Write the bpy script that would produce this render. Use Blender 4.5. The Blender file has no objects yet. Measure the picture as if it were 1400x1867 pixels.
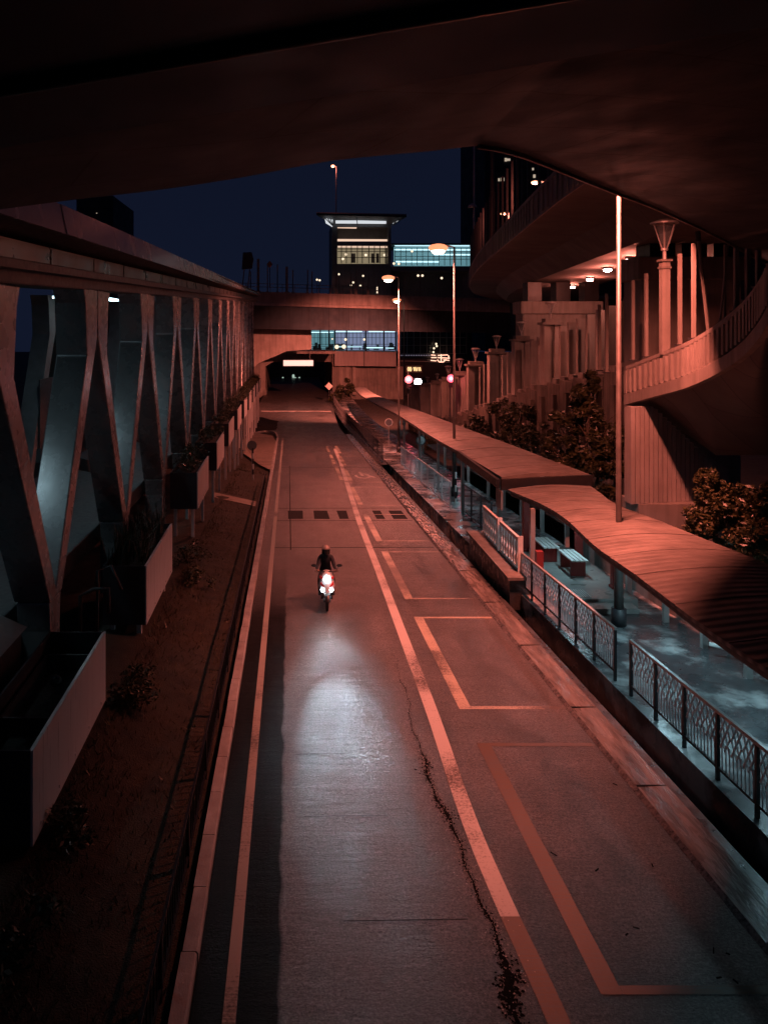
import bpy, bmesh, math, random
from mathutils import Vector, Matrix

random.seed(7)
R = math.radians
# ------------------------------------------------------------------ camera, sky, exposure
F, CX, HY, H = 1400.0, 528.0, 600.0, 6.22     # focal length / vanishing point / horizon in photo pixels, eye height
scene = bpy.context.scene
cam_data = bpy.data.cameras.new('camera')
cam = bpy.data.objects.new('camera', cam_data)
scene.collection.objects.link(cam)
cam.location = (0, 0, H)
cam.rotation_euler = (R(90), 0, 0)
cam_data.sensor_width = 36.0
cam_data.lens = F / 1867.0 * 36.0
cam_data.shift_x = (700.0 - CX) / 1867.0
cam_data.shift_y = (HY - 933.5) / 1867.0
cam_data.clip_start = 0.05
cam_data.clip_end = 4000
scene.camera = cam

world = bpy.data.worlds.new('World')
scene.world = world
world.use_nodes = True
wn, wl = world.node_tree.nodes, world.node_tree.links
bg = wn['Background']
geo = wn.new('ShaderNodeNewGeometry')
sep = wn.new('ShaderNodeSeparateXYZ')
wl.new(geo.outputs['Incoming'], sep.inputs[0])
ramp = wn.new('ShaderNodeValToRGB')
ramp.color_ramp.elements[0].position = 0.0
ramp.color_ramp.elements[0].color = (0.0042, 0.0064, 0.0165, 1)
ramp.color_ramp.elements[1].position = 0.6
ramp.color_ramp.elements[1].color = (0.0026, 0.0037, 0.0105, 1)
ab = wn.new('ShaderNodeMath'); ab.operation = 'ABSOLUTE'
wl.new(sep.outputs['Z'], ab.inputs[0])
wl.new(ab.outputs[0], ramp.inputs[0])
wl.new(ramp.outputs[0], bg.inputs['Color'])
bg.inputs['Strength'].default_value = 1.25

scene.view_settings.view_transform = 'Standard'
scene.view_settings.look = 'None'
scene.view_settings.exposure = 0.0
scene.view_settings.gamma = 1.0
scene.render.engine = 'CYCLES'
scene.cycles.use_denoising = True
scene.cycles.max_bounces = 5
scene.cycles.diffuse_bounces = 3
scene.cycles.glossy_bounces = 3
scene.cycles.sample_clamp_indirect = 3.0
scene.cycles.caustics_reflective = False
scene.cycles.caustics_refractive = False

SODIUM = (1.0, 0.21, 0.14)
COOL = (0.50, 0.86, 1.0)
LAMP_W = 5000.0
COOL_W = 1.0

COL = scene.collection


def at(px, py, Y):
    return Vector(((px - CX) * Y / F, Y, H - (py - HY) * Y / F))


def zr(Y):
    """height of the carriageway: runs downhill, then levels out"""
    s = 68.0 / F
    if Y < 78: return -s * Y
    if Y > 98: return -s * 78 - s * 10
    t = (Y - 78) / 20
    return -s * 78 - s * 20 * (t - t * t / 2)


# ------------------------------------------------------------------ helpers
class MB:
    def __init__(self):
        self.v, self.f, self.m = [], [], []
        self.mi = 0

    def face(self, pts):
        b = len(self.v)
        self.v += [tuple(p) for p in pts]
        self.f.append(tuple(range(b, b + len(pts)))); self.m.append(self.mi)

    def raw(self, vs, fs):
        b = len(self.v)
        self.v += [tuple(p) for p in vs]
        for f in fs:
            self.f.append(tuple(b + i for i in f)); self.m.append(self.mi)
        return self

    def box(self, x0, y0, z0, x1, y1, z1):
        vs = [(x, y, z) for z in (z0, z1) for y in (y0, y1) for x in (x0, x1)]
        return self.raw(vs, [(0, 2, 3, 1), (4, 5, 7, 6), (0, 1, 5, 4), (2, 6, 7, 3), (0, 4, 6, 2), (1, 3, 7, 5)])

    def bar(self, a, b, w, h=None, up=(0, 0, 1)):
        a, b = Vector(a), Vector(b)
        h = h or w
        d = (b - a)
        if d.length < 1e-6: return self
        d.normalize()
        u = Vector(up)
        if abs(d.dot(u)) > 0.98: u = Vector((0, 1, 0))
        s = d.cross(u).normalized(); u = s.cross(d)
        vs = []
        for p in (a, b):
            for i, j in ((-1, -1), (1, -1), (1, 1), (-1, 1)):
                vs.append(p + s * (i * w / 2) + u * (j * h / 2))
        return self.raw(vs, [(0, 3, 2, 1), (4, 5, 6, 7), (0, 1, 5, 4), (1, 2, 6, 5), (2, 3, 7, 6), (3, 0, 4, 7)])

    def tube(self, pts, r, n=8, cap=True):
        pts = [Vector(p) for p in pts]
        rs = r if isinstance(r, (list, tuple)) else [r] * len(pts)
        rings = []
        ref = None
        for i, p in enumerate(pts):
            d = (pts[min(i + 1, len(pts) - 1)] - pts[max(i - 1, 0)])
            if d.length < 1e-9: d = Vector((0, 0, 1))
            d.normalize()
            if ref is None:
                ref = Vector((1, 0, 0)) if abs(d.x) < .9 else Vector((0, 1, 0))
            s = (ref - d * ref.dot(d)).normalized(); ref = s
            t = d.cross(s)
            rings.append([p + s * (math.cos(a) * rs[i]) + t * (math.sin(a) * rs[i]) for a in [2 * math.pi * k / n for k in range(n)]])
        vs = [v for rg in rings for v in rg]
        fs = []
        for i in range(len(rings) - 1):
            for k in range(n):
                fs.append((i * n + k, i * n + (k + 1) % n, (i + 1) * n + (k + 1) % n, (i + 1) * n + k))
        if cap:
            fs.append(tuple(range(n - 1, -1, -1)))
            fs.append(tuple((len(rings) - 1) * n + k for k in range(n)))
        return self.raw(vs, fs)

    def prism(self, poly, axis, a, b):
        """polygon (u,v) extruded along an axis from a to b"""
        def p(u, v, w):
            return {'x': (w, u, v), 'y': (u, w, v), 'z': (u, v, w)}[axis]
        n = len(poly)
        vs = [p(u, v, a) for u, v in poly] + [p(u, v, b) for u, v in poly]
        fs = [tuple(range(n)), tuple(range(2 * n - 1, n - 1, -1))]
        for k in range(n):
            fs.append((k, n + k, n + (k + 1) % n, (k + 1) % n))
        return self.raw(vs, fs)

    def sphere(self, c, rx, ry=None, rz=None, nu=14, nv=9):
        ry = ry or rx; rz = rz or rx
        c = Vector(c)
        vs = []
        for j in range(nv + 1):
            th = math.pi * j / nv
            for i in range(nu):
                ph = 2 * math.pi * i / nu
                vs.append((c.x + rx * math.sin(th) * math.cos(ph), c.y + ry * math.sin(th) * math.sin(ph), c.z + rz * math.cos(th)))
        fs = []
        for j in range(nv):
            for i in range(nu):
                fs.append((j * nu + i, (j + 1) * nu + i, (j + 1) * nu + (i + 1) % nu, j * nu + (i + 1) % nu))
        return self.raw(vs, fs)

    def sweep(self, path, section, closed=True):
        """section (side, dz); side measured to the right of the path"""
        path = [Vector(p) for p in path]
        rings = []
        for i, p in enumerate(path):
            d = path[min(i + 1, len(path) - 1)] - path[max(i - 1, 0)]
            d.z = 0; d.normalize()
            s = Vector((d.y, -d.x, 0))
            rings.append([p + s * a + Vector((0, 0, b)) for a, b in section])
        n = len(section)
        vs = [v for r_ in rings for v in r_]
        fs = []
        for i in range(len(rings) - 1):
            for k in range(n if closed else n - 1):
                fs.append((i * n + k, i * n + (k + 1) % n, (i + 1) * n + (k + 1) % n, (i + 1) * n + k))
        if closed:
            fs.append(tuple(range(n - 1, -1, -1)))
            fs.append(tuple((len(rings) - 1) * n + k for k in range(n)))
        return self.raw(vs, fs)

    def build(self, name, mat, parent=None, smooth=False, recalc=True, bevel=0):
        me = bpy.data.meshes.new(name)
        me.from_pydata(self.v, [], self.f)
        mats = mat if isinstance(mat, (list, tuple)) else [mat]
        for m in mats: me.materials.append(m)
        if len(mats) > 1:
            me.polygons.foreach_set('material_index', self.m)
        if recalc:
            bm = bmesh.new(); bm.from_mesh(me)
            if smooth:
                bmesh.ops.remove_doubles(bm, verts=bm.verts, dist=1e-5)
            bmesh.ops.recalc_face_normals(bm, faces=bm.faces)
            bm.to_mesh(me); bm.free()
        if smooth:
            for p in me.polygons: p.use_smooth = True
        o = bpy.data.objects.new(name, me)
        COL.objects.link(o)
        if bevel:
            md = o.modifiers.new('bevel', 'BEVEL'); md.width = bevel; md.segments = 2; md.limit_method = 'ANGLE'
        if parent is not None:
            o.parent = parent
            o.matrix_parent_inverse = Matrix.Translation(parent.location).inverted() if parent.parent is None else parent_inv(parent)
        return o


def parent_inv(p):
    m = Matrix.Translation(p.location)
    q = p
    while q.parent is not None:
        q = q.parent
        m = Matrix.Translation(q.location) @ m if not q.matrix_parent_inverse.is_identity else m
    # all parents only carry translation; parts are modelled in world space
    return Matrix.Identity(4)


def thing(name, label, cat, loc=(0, 0, 0), group=None):
    o = bpy.data.objects.new(name, None)
    o.empty_display_size = 0.3
    COL.objects.link(o)
    o.location = loc
    return tag(o, label, cat, group)


def tag(o, label=None, cat=None, group=None, kind=None):
    if label: o['label'] = label
    if cat: o['category'] = cat
    if group: o['group'] = group
    if kind: o['kind'] = kind
    return o


def copy_thing(o, loc, label):
    """copy of a thing with its parts and their sub-parts (and their lamps)"""
    c = o.copy(); COL.objects.link(c); c.location = loc; c['label'] = label
    for ch in list(o.children):
        d = ch.copy(); COL.objects.link(d); d.parent = c
        for g in list(ch.children):
            e = g.copy(); COL.objects.link(e); e.parent = d
    return c


def light(kind, name, loc, color, power, parent=None, **kw):
    d = bpy.data.lights.new(name, kind)
    d.color = color; d.energy = power
    for k, v in kw.items():
        setattr(d, k, v)
    o = bpy.data.objects.new(name, d)
    COL.objects.link(o)
    o.location = loc
    if parent is not None:
        o.parent = parent
        o.matrix_parent_inverse = Matrix.Translation(parent.location).inverted() if parent.parent is None else Matrix.Identity(4)
    return o


def spline(pts, n=8):
    pts = [Vector(p) for p in pts]
    out = []
    for i in range(len(pts) - 1):
        p0, p1, p2, p3 = pts[max(i - 1, 0)], pts[i], pts[i + 1], pts[min(i + 2, len(pts) - 1)]
        for k in range(n):
            t = k / n
            out.append(0.5 * ((2 * p1) + (p2 - p0) * t + (2 * p0 - 5 * p1 + 4 * p2 - p3) * t * t + (3 * p1 - p0 - 3 * p2 + p3) * t ** 3))
    out.append(pts[-1])
    return out


ORD = ['first', 'second', 'third', 'fourth', 'fifth', 'sixth', 'seventh', 'eighth', 'ninth', 'tenth', 'eleventh', 'twelfth',
       'thirteenth', 'fourteenth', 'fifteenth', 'sixteenth', 'seventeenth', 'eighteenth', 'nineteenth', 'twentieth'] + \
      ['twenty-' + s for s in ('first', 'second', 'third', 'fourth', 'fifth', 'sixth', 'seventh', 'eighth', 'ninth')] + ['thirtieth']


# ------------------------------------------------------------------ materials
def principled(name):
    m = bpy.data.materials.new(name)
    m.use_nodes = True
    nt = m.node_tree
    return m, nt, nt.nodes['Principled BSDF']


def N(nt, typ, **kw):
    n = nt.nodes.new(typ)
    for k, v in kw.items():
        if k.startswith('i_'):
            key = k[2:].replace('_', ' ')
            n.inputs[key].default_value = v
        else:
            setattr(n, k, v)
    return n


def noise_mat(name, c1, c2, rough=(.5, .8), metal=0.0, scale=3.0, detail=8.0, bump=0.2, bump_scale=40.0, stretch=(1, 1, 1), spec=0.5, streak=0.0, bump_dist=0.02):
    m, nt, b = principled(name)
    L = nt.links
    tc = N(nt, 'ShaderNodeTexCoord')
    mp = N(nt, 'ShaderNodeMapping'); mp.inputs['Scale'].default_value = stretch
    L.new(tc.outputs['Object'], mp.inputs[0])
    n1 = N(nt, 'ShaderNodeTexNoise', i_Scale=scale, i_Detail=detail, i_Roughness=.62)
    L.new(mp.outputs[0], n1.inputs['Vector'])
    cr = N(nt, 'ShaderNodeValToRGB')
    cr.color_ramp.elements[0].position = .3; cr.color_ramp.elements[1].position = .7
    cr.color_ramp.elements[0].color = (*c1, 1); cr.color_ramp.elements[1].color = (*c2, 1)
    L.new(n1.outputs['Fac'], cr.inputs[0])
    colout = cr.outputs[0]
    if streak:
        mp2 = N(nt, 'ShaderNodeMapping'); mp2.inputs['Scale'].default_value = (2.2, 2.2, .16)
        L.new(tc.outputs['Object'], mp2.inputs[0])
        n3 = N(nt, 'ShaderNodeTexNoise', i_Scale=1.6, i_Detail=6.0, i_Roughness=.6)
        L.new(mp2.outputs[0], n3.inputs['Vector'])
        mr = N(nt, 'ShaderNodeMapRange'); mr.inputs[1].default_value = .42; mr.inputs[2].default_value = .72
        mr.inputs[3].default_value = 1.0; mr.inputs[4].default_value = 1.0 - streak
        L.new(n3.outputs['Fac'], mr.inputs[0])
        mx = N(nt, 'ShaderNodeMix', data_type='RGBA', blend_type='MULTIPLY'); mx.inputs[0].default_value = 1.0
        L.new(colout, mx.inputs[6]); L.new(mr.outputs[0], mx.inputs[7])
        colout = mx.outputs[2]
    L.new(colout, b.inputs['Base Color'])
    mr = N(nt, 'ShaderNodeMapRange'); mr.inputs[1].default_value = .3; mr.inputs[2].default_value = .7
    mr.inputs[3].default_value = rough[0]; mr.inputs[4].default_value = rough[1]
    n4 = N(nt, 'ShaderNodeTexNoise', i_Scale=scale * 2.3, i_Detail=5.0)
    L.new(mp.outputs[0], n4.inputs['Vector'])
    L.new(n4.outputs['Fac'], mr.inputs[0]); L.new(mr.outputs[0], b.inputs['Roughness'])
    b.inputs['Metallic'].default_value = metal
    b.inputs['Specular IOR Level'].default_value = spec
    if bump:
        n2 = N(nt, 'ShaderNodeTexNoise', i_Scale=bump_scale, i_Detail=4.0)
        L.new(mp.outputs[0], n2.inputs['Vector'])
        bp = N(nt, 'ShaderNodeBump', i_Strength=bump, i_Distance=bump_dist)
        L.new(n2.outputs['Fac'], bp.inputs['Height']); L.new(bp.outputs[0], b.inputs['Normal'])
    return m


def emit_mat(name, col, strength, base=(.5, .5, .5)):
    m, nt, b = principled(name)
    b.inputs['Base Color'].default_value = (*base, 1)
    b.inputs['Emission Color'].default_value = (*col, 1)
    b.inputs['Emission Strength'].default_value = strength
    return m


def asphalt_mat():
    m, nt, b = principled('damp_asphalt')
    L = nt.links
    tc = N(nt, 'ShaderNodeTexCoord')
    sp = N(nt, 'ShaderNodeSeparateXYZ'); L.new(tc.outputs['Object'], sp.inputs[0])
    # aggregate
    n1 = N(nt, 'ShaderNodeTexNoise', i_Scale=30.0, i_Detail=6.0, i_Roughness=.9); L.new(tc.outputs['Object'], n1.inputs['Vector'])
    n2 = N(nt, 'ShaderNodeTexNoise', i_Scale=.9, i_Detail=7.0, i_Roughness=.62); L.new(tc.outputs['Object'], n2.inputs['Vector'])
    mp = N(nt, 'ShaderNodeMapping'); mp.inputs['Scale'].default_value = (1.3, .3, 1); L.new(tc.outputs['Object'], mp.inputs[0])
    n3 = N(nt, 'ShaderNodeTexNoise', i_Scale=1.3, i_Detail=6.0, i_Roughness=.6); L.new(mp.outputs[0], n3.inputs['Vector'])
    cr = N(nt, 'ShaderNodeValToRGB')
    e = cr.color_ramp.elements
    e[0].position = .38; e[0].color = (.02, .0195, .019, 1)
    e[1].position = .66; e[1].color = (.17, .165, .16, 1)
    ad = N(nt, 'ShaderNodeMath', operation='MULTIPLY_ADD'); L.new(n1.outputs['Fac'], ad.inputs[0]); ad.inputs[1].default_value = .5
    ad2 = N(nt, 'ShaderNodeMath', operation='MULTIPLY_ADD'); L.new(n2.outputs['Fac'], ad2.inputs[0]); ad2.inputs[1].default_value = .25
    ad3 = N(nt, 'ShaderNodeMath', operation='MULTIPLY'); L.new(n3.outputs['Fac'], ad3.inputs[0]); ad3.inputs[1].default_value = .25
    L.new(ad3.outputs[0], ad2.inputs[2]); L.new(ad2.outputs[0], ad.inputs[2])
    L.new(ad.outputs[0], cr.inputs[0])
    # older, darker strip along the kerb with a wavering joint
    nj = N(nt, 'ShaderNodeTexNoise', i_Scale=1.4, i_Detail=6.0); L.new(tc.outputs['Object'], nj.inputs['Vector'])
    jx = N(nt, 'ShaderNodeMath', operation='MULTIPLY_ADD'); L.new(nj.outputs['Fac'], jx.inputs[0]); jx.inputs[1].default_value = .14; L.new(sp.outputs['X'], jx.inputs[2])
    st = N(nt, 'ShaderNodeMapRange'); L.new(jx.outputs[0], st.inputs[0])
    st.inputs[1].default_value = -.05; st.inputs[2].default_value = .0; st.inputs[3].default_value = .06; st.inputs[4].default_value = 1.0
    fy = N(nt, 'ShaderNodeMapRange'); L.new(sp.outputs['Y'], fy.inputs[0])
    fy.inputs[1].default_value = 19; fy.inputs[2].default_value = 24; fy.inputs[3].default_value = 1; fy.inputs[4].default_value = .12
    mx = N(nt, 'ShaderNodeMix', data_type='RGBA', blend_type='MULTIPLY'); L.new(fy.outputs[0], mx.inputs[0])
    L.new(cr.outputs[0], mx.inputs[6]); L.new(st.outputs[0], mx.inputs[7])
    gr = N(nt, 'ShaderNodeMapRange'); L.new(n1.outputs['Fac'], gr.inputs[0])
    gr.inputs[1].default_value = .40; gr.inputs[2].default_value = .60; gr.inputs[3].default_value = .25; gr.inputs[4].default_value = 1.75
    mg = N(nt, 'ShaderNodeMix', data_type='RGBA', blend_type='MULTIPLY'); mg.inputs[0].default_value = 1
    L.new(mx.outputs[2], mg.inputs[6]); L.new(gr.outputs[0], mg.inputs[7])
    L.new(mg.outputs[2], b.inputs['Base Color'])
    # damp patches
    rr = N(nt, 'ShaderNodeMapRange'); rr.inputs[1].default_value = .36; rr.inputs[2].default_value = .62
    rr.inputs[3].default_value = .31; rr.inputs[4].default_value = .47
    L.new(n3.outputs['Fac'], rr.inputs[0])
    # a few standing puddles
    mp5 = N(nt, 'ShaderNodeMapping'); mp5.inputs['Scale'].default_value = (.35, .55, 1); mp5.inputs['Location'].default_value = (3.3, 1.2, 0); L.new(tc.outputs['Object'], mp5.inputs[0])
    n5 = N(nt, 'ShaderNodeTexNoise', i_Scale=1.0, i_Detail=8.0, i_Roughness=.6); L.new(mp5.outputs[0], n5.inputs['Vector'])
    pr = N(nt, 'ShaderNodeMapRange'); L.new(n5.outputs['Fac'], pr.inputs[0])
    pr.inputs[1].default_value = .90; pr.inputs[2].default_value = .96
    mxr = N(nt, 'ShaderNodeMix', data_type='FLOAT'); L.new(pr.outputs[0], mxr.inputs[0]); L.new(rr.outputs[0], mxr.inputs[2]); mxr.inputs[3].default_value = .13
    L.new(mxr.outputs[0], b.inputs['Roughness'])
    sm_ = N(nt, 'ShaderNodeMath', operation='MULTIPLY'); L.new(st.outputs[0], sm_.inputs[0]); sm_.inputs[1].default_value = .85
    sx_ = N(nt, 'ShaderNodeMix', data_type='FLOAT'); L.new(fy.outputs[0], sx_.inputs[0]); sx_.inputs[2].default_value = .85; L.new(sm_.outputs[0], sx_.inputs[3])
    L.new(sx_.outputs[0], b.inputs['Specular IOR Level'])
    # relief
    vo = N(nt, 'ShaderNodeTexNoise', i_Scale=34.0, i_Detail=5.0, i_Roughness=.85); L.new(tc.outputs['Object'], vo.inputs['Vector'])
    inv = N(nt, 'ShaderNodeMath', operation='SUBTRACT'); inv.inputs[0].default_value = 1.0; L.new(pr.outputs[0], inv.inputs[1])
    bs = N(nt, 'ShaderNodeMath', operation='MULTIPLY'); L.new(inv.outputs[0], bs.inputs[0]); bs.inputs[1].default_value = 1.0
    bp = N(nt, 'ShaderNodeBump', i_Distance=.03); L.new(bs.outputs[0], bp.inputs['Strength'])
    L.new(vo.outputs['Fac'], bp.inputs['Height'])
    n6 = N(nt, 'ShaderNodeTexNoise', i_Scale=5.0, i_Detail=6.0); L.new(tc.outputs['Object'], n6.inputs['Vector'])
    bp2 = N(nt, 'ShaderNodeBump', i_Strength=.12, i_Distance=.03); L.new(n6.outputs['Fac'], bp2.inputs['Height']); L.new(bp.outputs[0], bp2.inputs['Normal'])
    mp7 = N(nt, 'ShaderNodeMapping'); mp7.inputs['Scale'].default_value = (.7, 3.2, 1); L.new(tc.outputs['Object'], mp7.inputs[0])
    n7 = N(nt, 'ShaderNodeTexNoise', i_Scale=1.0, i_Detail=7.0, i_Roughness=.7); L.new(mp7.outputs[0], n7.inputs['Vector'])
    bp3 = N(nt, 'ShaderNodeBump', i_Strength=.6, i_Distance=.05); L.new(n7.outputs['Fac'], bp3.inputs['Height']); L.new(bp2.outputs[0], bp3.inputs['Normal'])
    L.new(bp3.outputs[0], b.inputs['Normal'])
    return m


def paint_mat(name, col, wear=.45, rib=0.0):
    """worn thermoplastic marking: chips show the asphalt through"""
    m, nt, b = principled(name)
    L = nt.links
    tc = N(nt, 'ShaderNodeTexCoord')
    n1 = N(nt, 'ShaderNodeTexNoise', i_Scale=28.0, i_Detail=6.0, i_Roughness=.7); L.new(tc.outputs['Object'], n1.inputs['Vector'])
    n2 = N(nt, 'ShaderNodeTexNoise', i_Scale=.8, i_Detail=3.0); L.new(tc.outputs['Object'], n2.inputs['Vector'])
    ad = N(nt, 'ShaderNodeMath', operation='MULTIPLY_ADD'); L.new(n2.outputs['Fac'], ad.inputs[0]); ad.inputs[1].default_value = .7
    h = N(nt, 'ShaderNodeMath', operation='MULTIPLY'); L.new(n1.outputs['Fac'], h.inputs[0]); h.inputs[1].default_value = .6
    L.new(h.outputs[0], ad.inputs[2])
    src = ad.outputs[0]
    if rib:
        sp = N(nt, 'ShaderNodeSeparateXYZ'); L.new(tc.outputs['Object'], sp.inputs[0])
        w = N(nt, 'ShaderNodeTexNoise', i_Scale=3.0, i_Detail=3.0, noise_dimensions='1D'); 
        k = N(nt, 'ShaderNodeMath', operation='MULTIPLY'); L.new(sp.outputs['Y'], k.inputs[0]); k.inputs[1].default_value = 12.0
        L.new(k.outputs[0], w.inputs['W'])
        a2 = N(nt, 'ShaderNodeMath', operation='MULTIPLY_ADD'); L.new(w.outputs['Fac'], a2.inputs[0]); a2.inputs[1].default_value = rib; L.new(src, a2.inputs[2])
        src = a2.outputs[0]
    mr = N(nt, 'ShaderNodeMapRange'); L.new(src, mr.inputs[0])
    mr.inputs[1].default_value = wear + rib * .5; mr.inputs[2].default_value = wear + .16 + rib * .5
    mx = N(nt, 'ShaderNodeMix', data_type='RGBA'); L.new(mr.outputs[0], mx.inputs[0])
    mx.inputs[6].default_value = (.07, .065, .06, 1); mx.inputs[7].default_value = (*col, 1)
    L.new(mx.outputs[2], b.inputs['Base Color'])
    b.inputs['Roughness'].default_value = .5
    bp = N(nt, 'ShaderNodeBump', i_Strength=.3, i_Distance=.006); L.new(n1.outputs['Fac'], bp.inputs['Height']); L.new(bp.outputs[0], b.inputs['Normal'])
    return m


def corrugated_mat(name, c1, c2, axis='Y', pitch=0.2):
    m = noise_mat(name, c1, c2, rough=(.45, .7), scale=1.4, bump=0)
    nt = m.node_tree; L = nt.links; b = nt.nodes['Principled BSDF']
    tc = N(nt, 'ShaderNodeTexCoord')
    sp = N(nt, 'ShaderNodeSeparateXYZ'); L.new(tc.outputs['Object'], sp.inputs[0])
    k = N(nt, 'ShaderNodeMath', operation='MULTIPLY'); L.new(sp.outputs[axis], k.inputs[0]); k.inputs[1].default_value = 2 * math.pi / pitch
    s = N(nt, 'ShaderNodeMath', operation='SINE'); L.new(k.outputs[0], s.inputs[0])
    bp = N(nt, 'ShaderNodeBump', i_Strength=.4, i_Distance=.03); L.new(s.outputs[0], bp.inputs['Height']); L.new(bp.outputs[0], b.inputs['Normal'])
    return m


def leaf_mat(name, c1, c2):
    m, nt, b = principled(name)
    L = nt.links
    tc = N(nt, 'ShaderNodeTexCoord')
    n1 = N(nt, 'ShaderNodeTexNoise', i_Scale=2.4, i_Detail=5.0); L.new(tc.outputs['Object'], n1.inputs['Vector'])
    cr = N(nt, 'ShaderNodeValToRGB'); cr.color_ramp.elements[0].position = .35; cr.color_ramp.elements[1].position = .65
    cr.color_ramp.elements[0].color = (*c1, 1); cr.color_ramp.elements[1].color = (*c2, 1)
    L.new(n1.outputs['Fac'], cr.inputs[0]); L.new(cr.outputs[0], b.inputs['Base Color'])
    b.inputs['Roughness'].default_value = .42
    return m


def wet_pavement():
    m = noise_mat('wet_pavement', (.05, .055, .06), (.40, .41, .41), rough=(.06, .55), scale=.62, detail=12, bump=.12, bump_scale=30)
    for n in m.node_tree.nodes:
        if n.bl_idname == 'ShaderNodeValToRGB':
            n.color_ramp.elements[0].position = .44; n.color_ramp.elements[1].position = .60
            e = n.color_ramp.elements.new(.5); e.color = (.07, .075, .08, 1)
    return m


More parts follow.
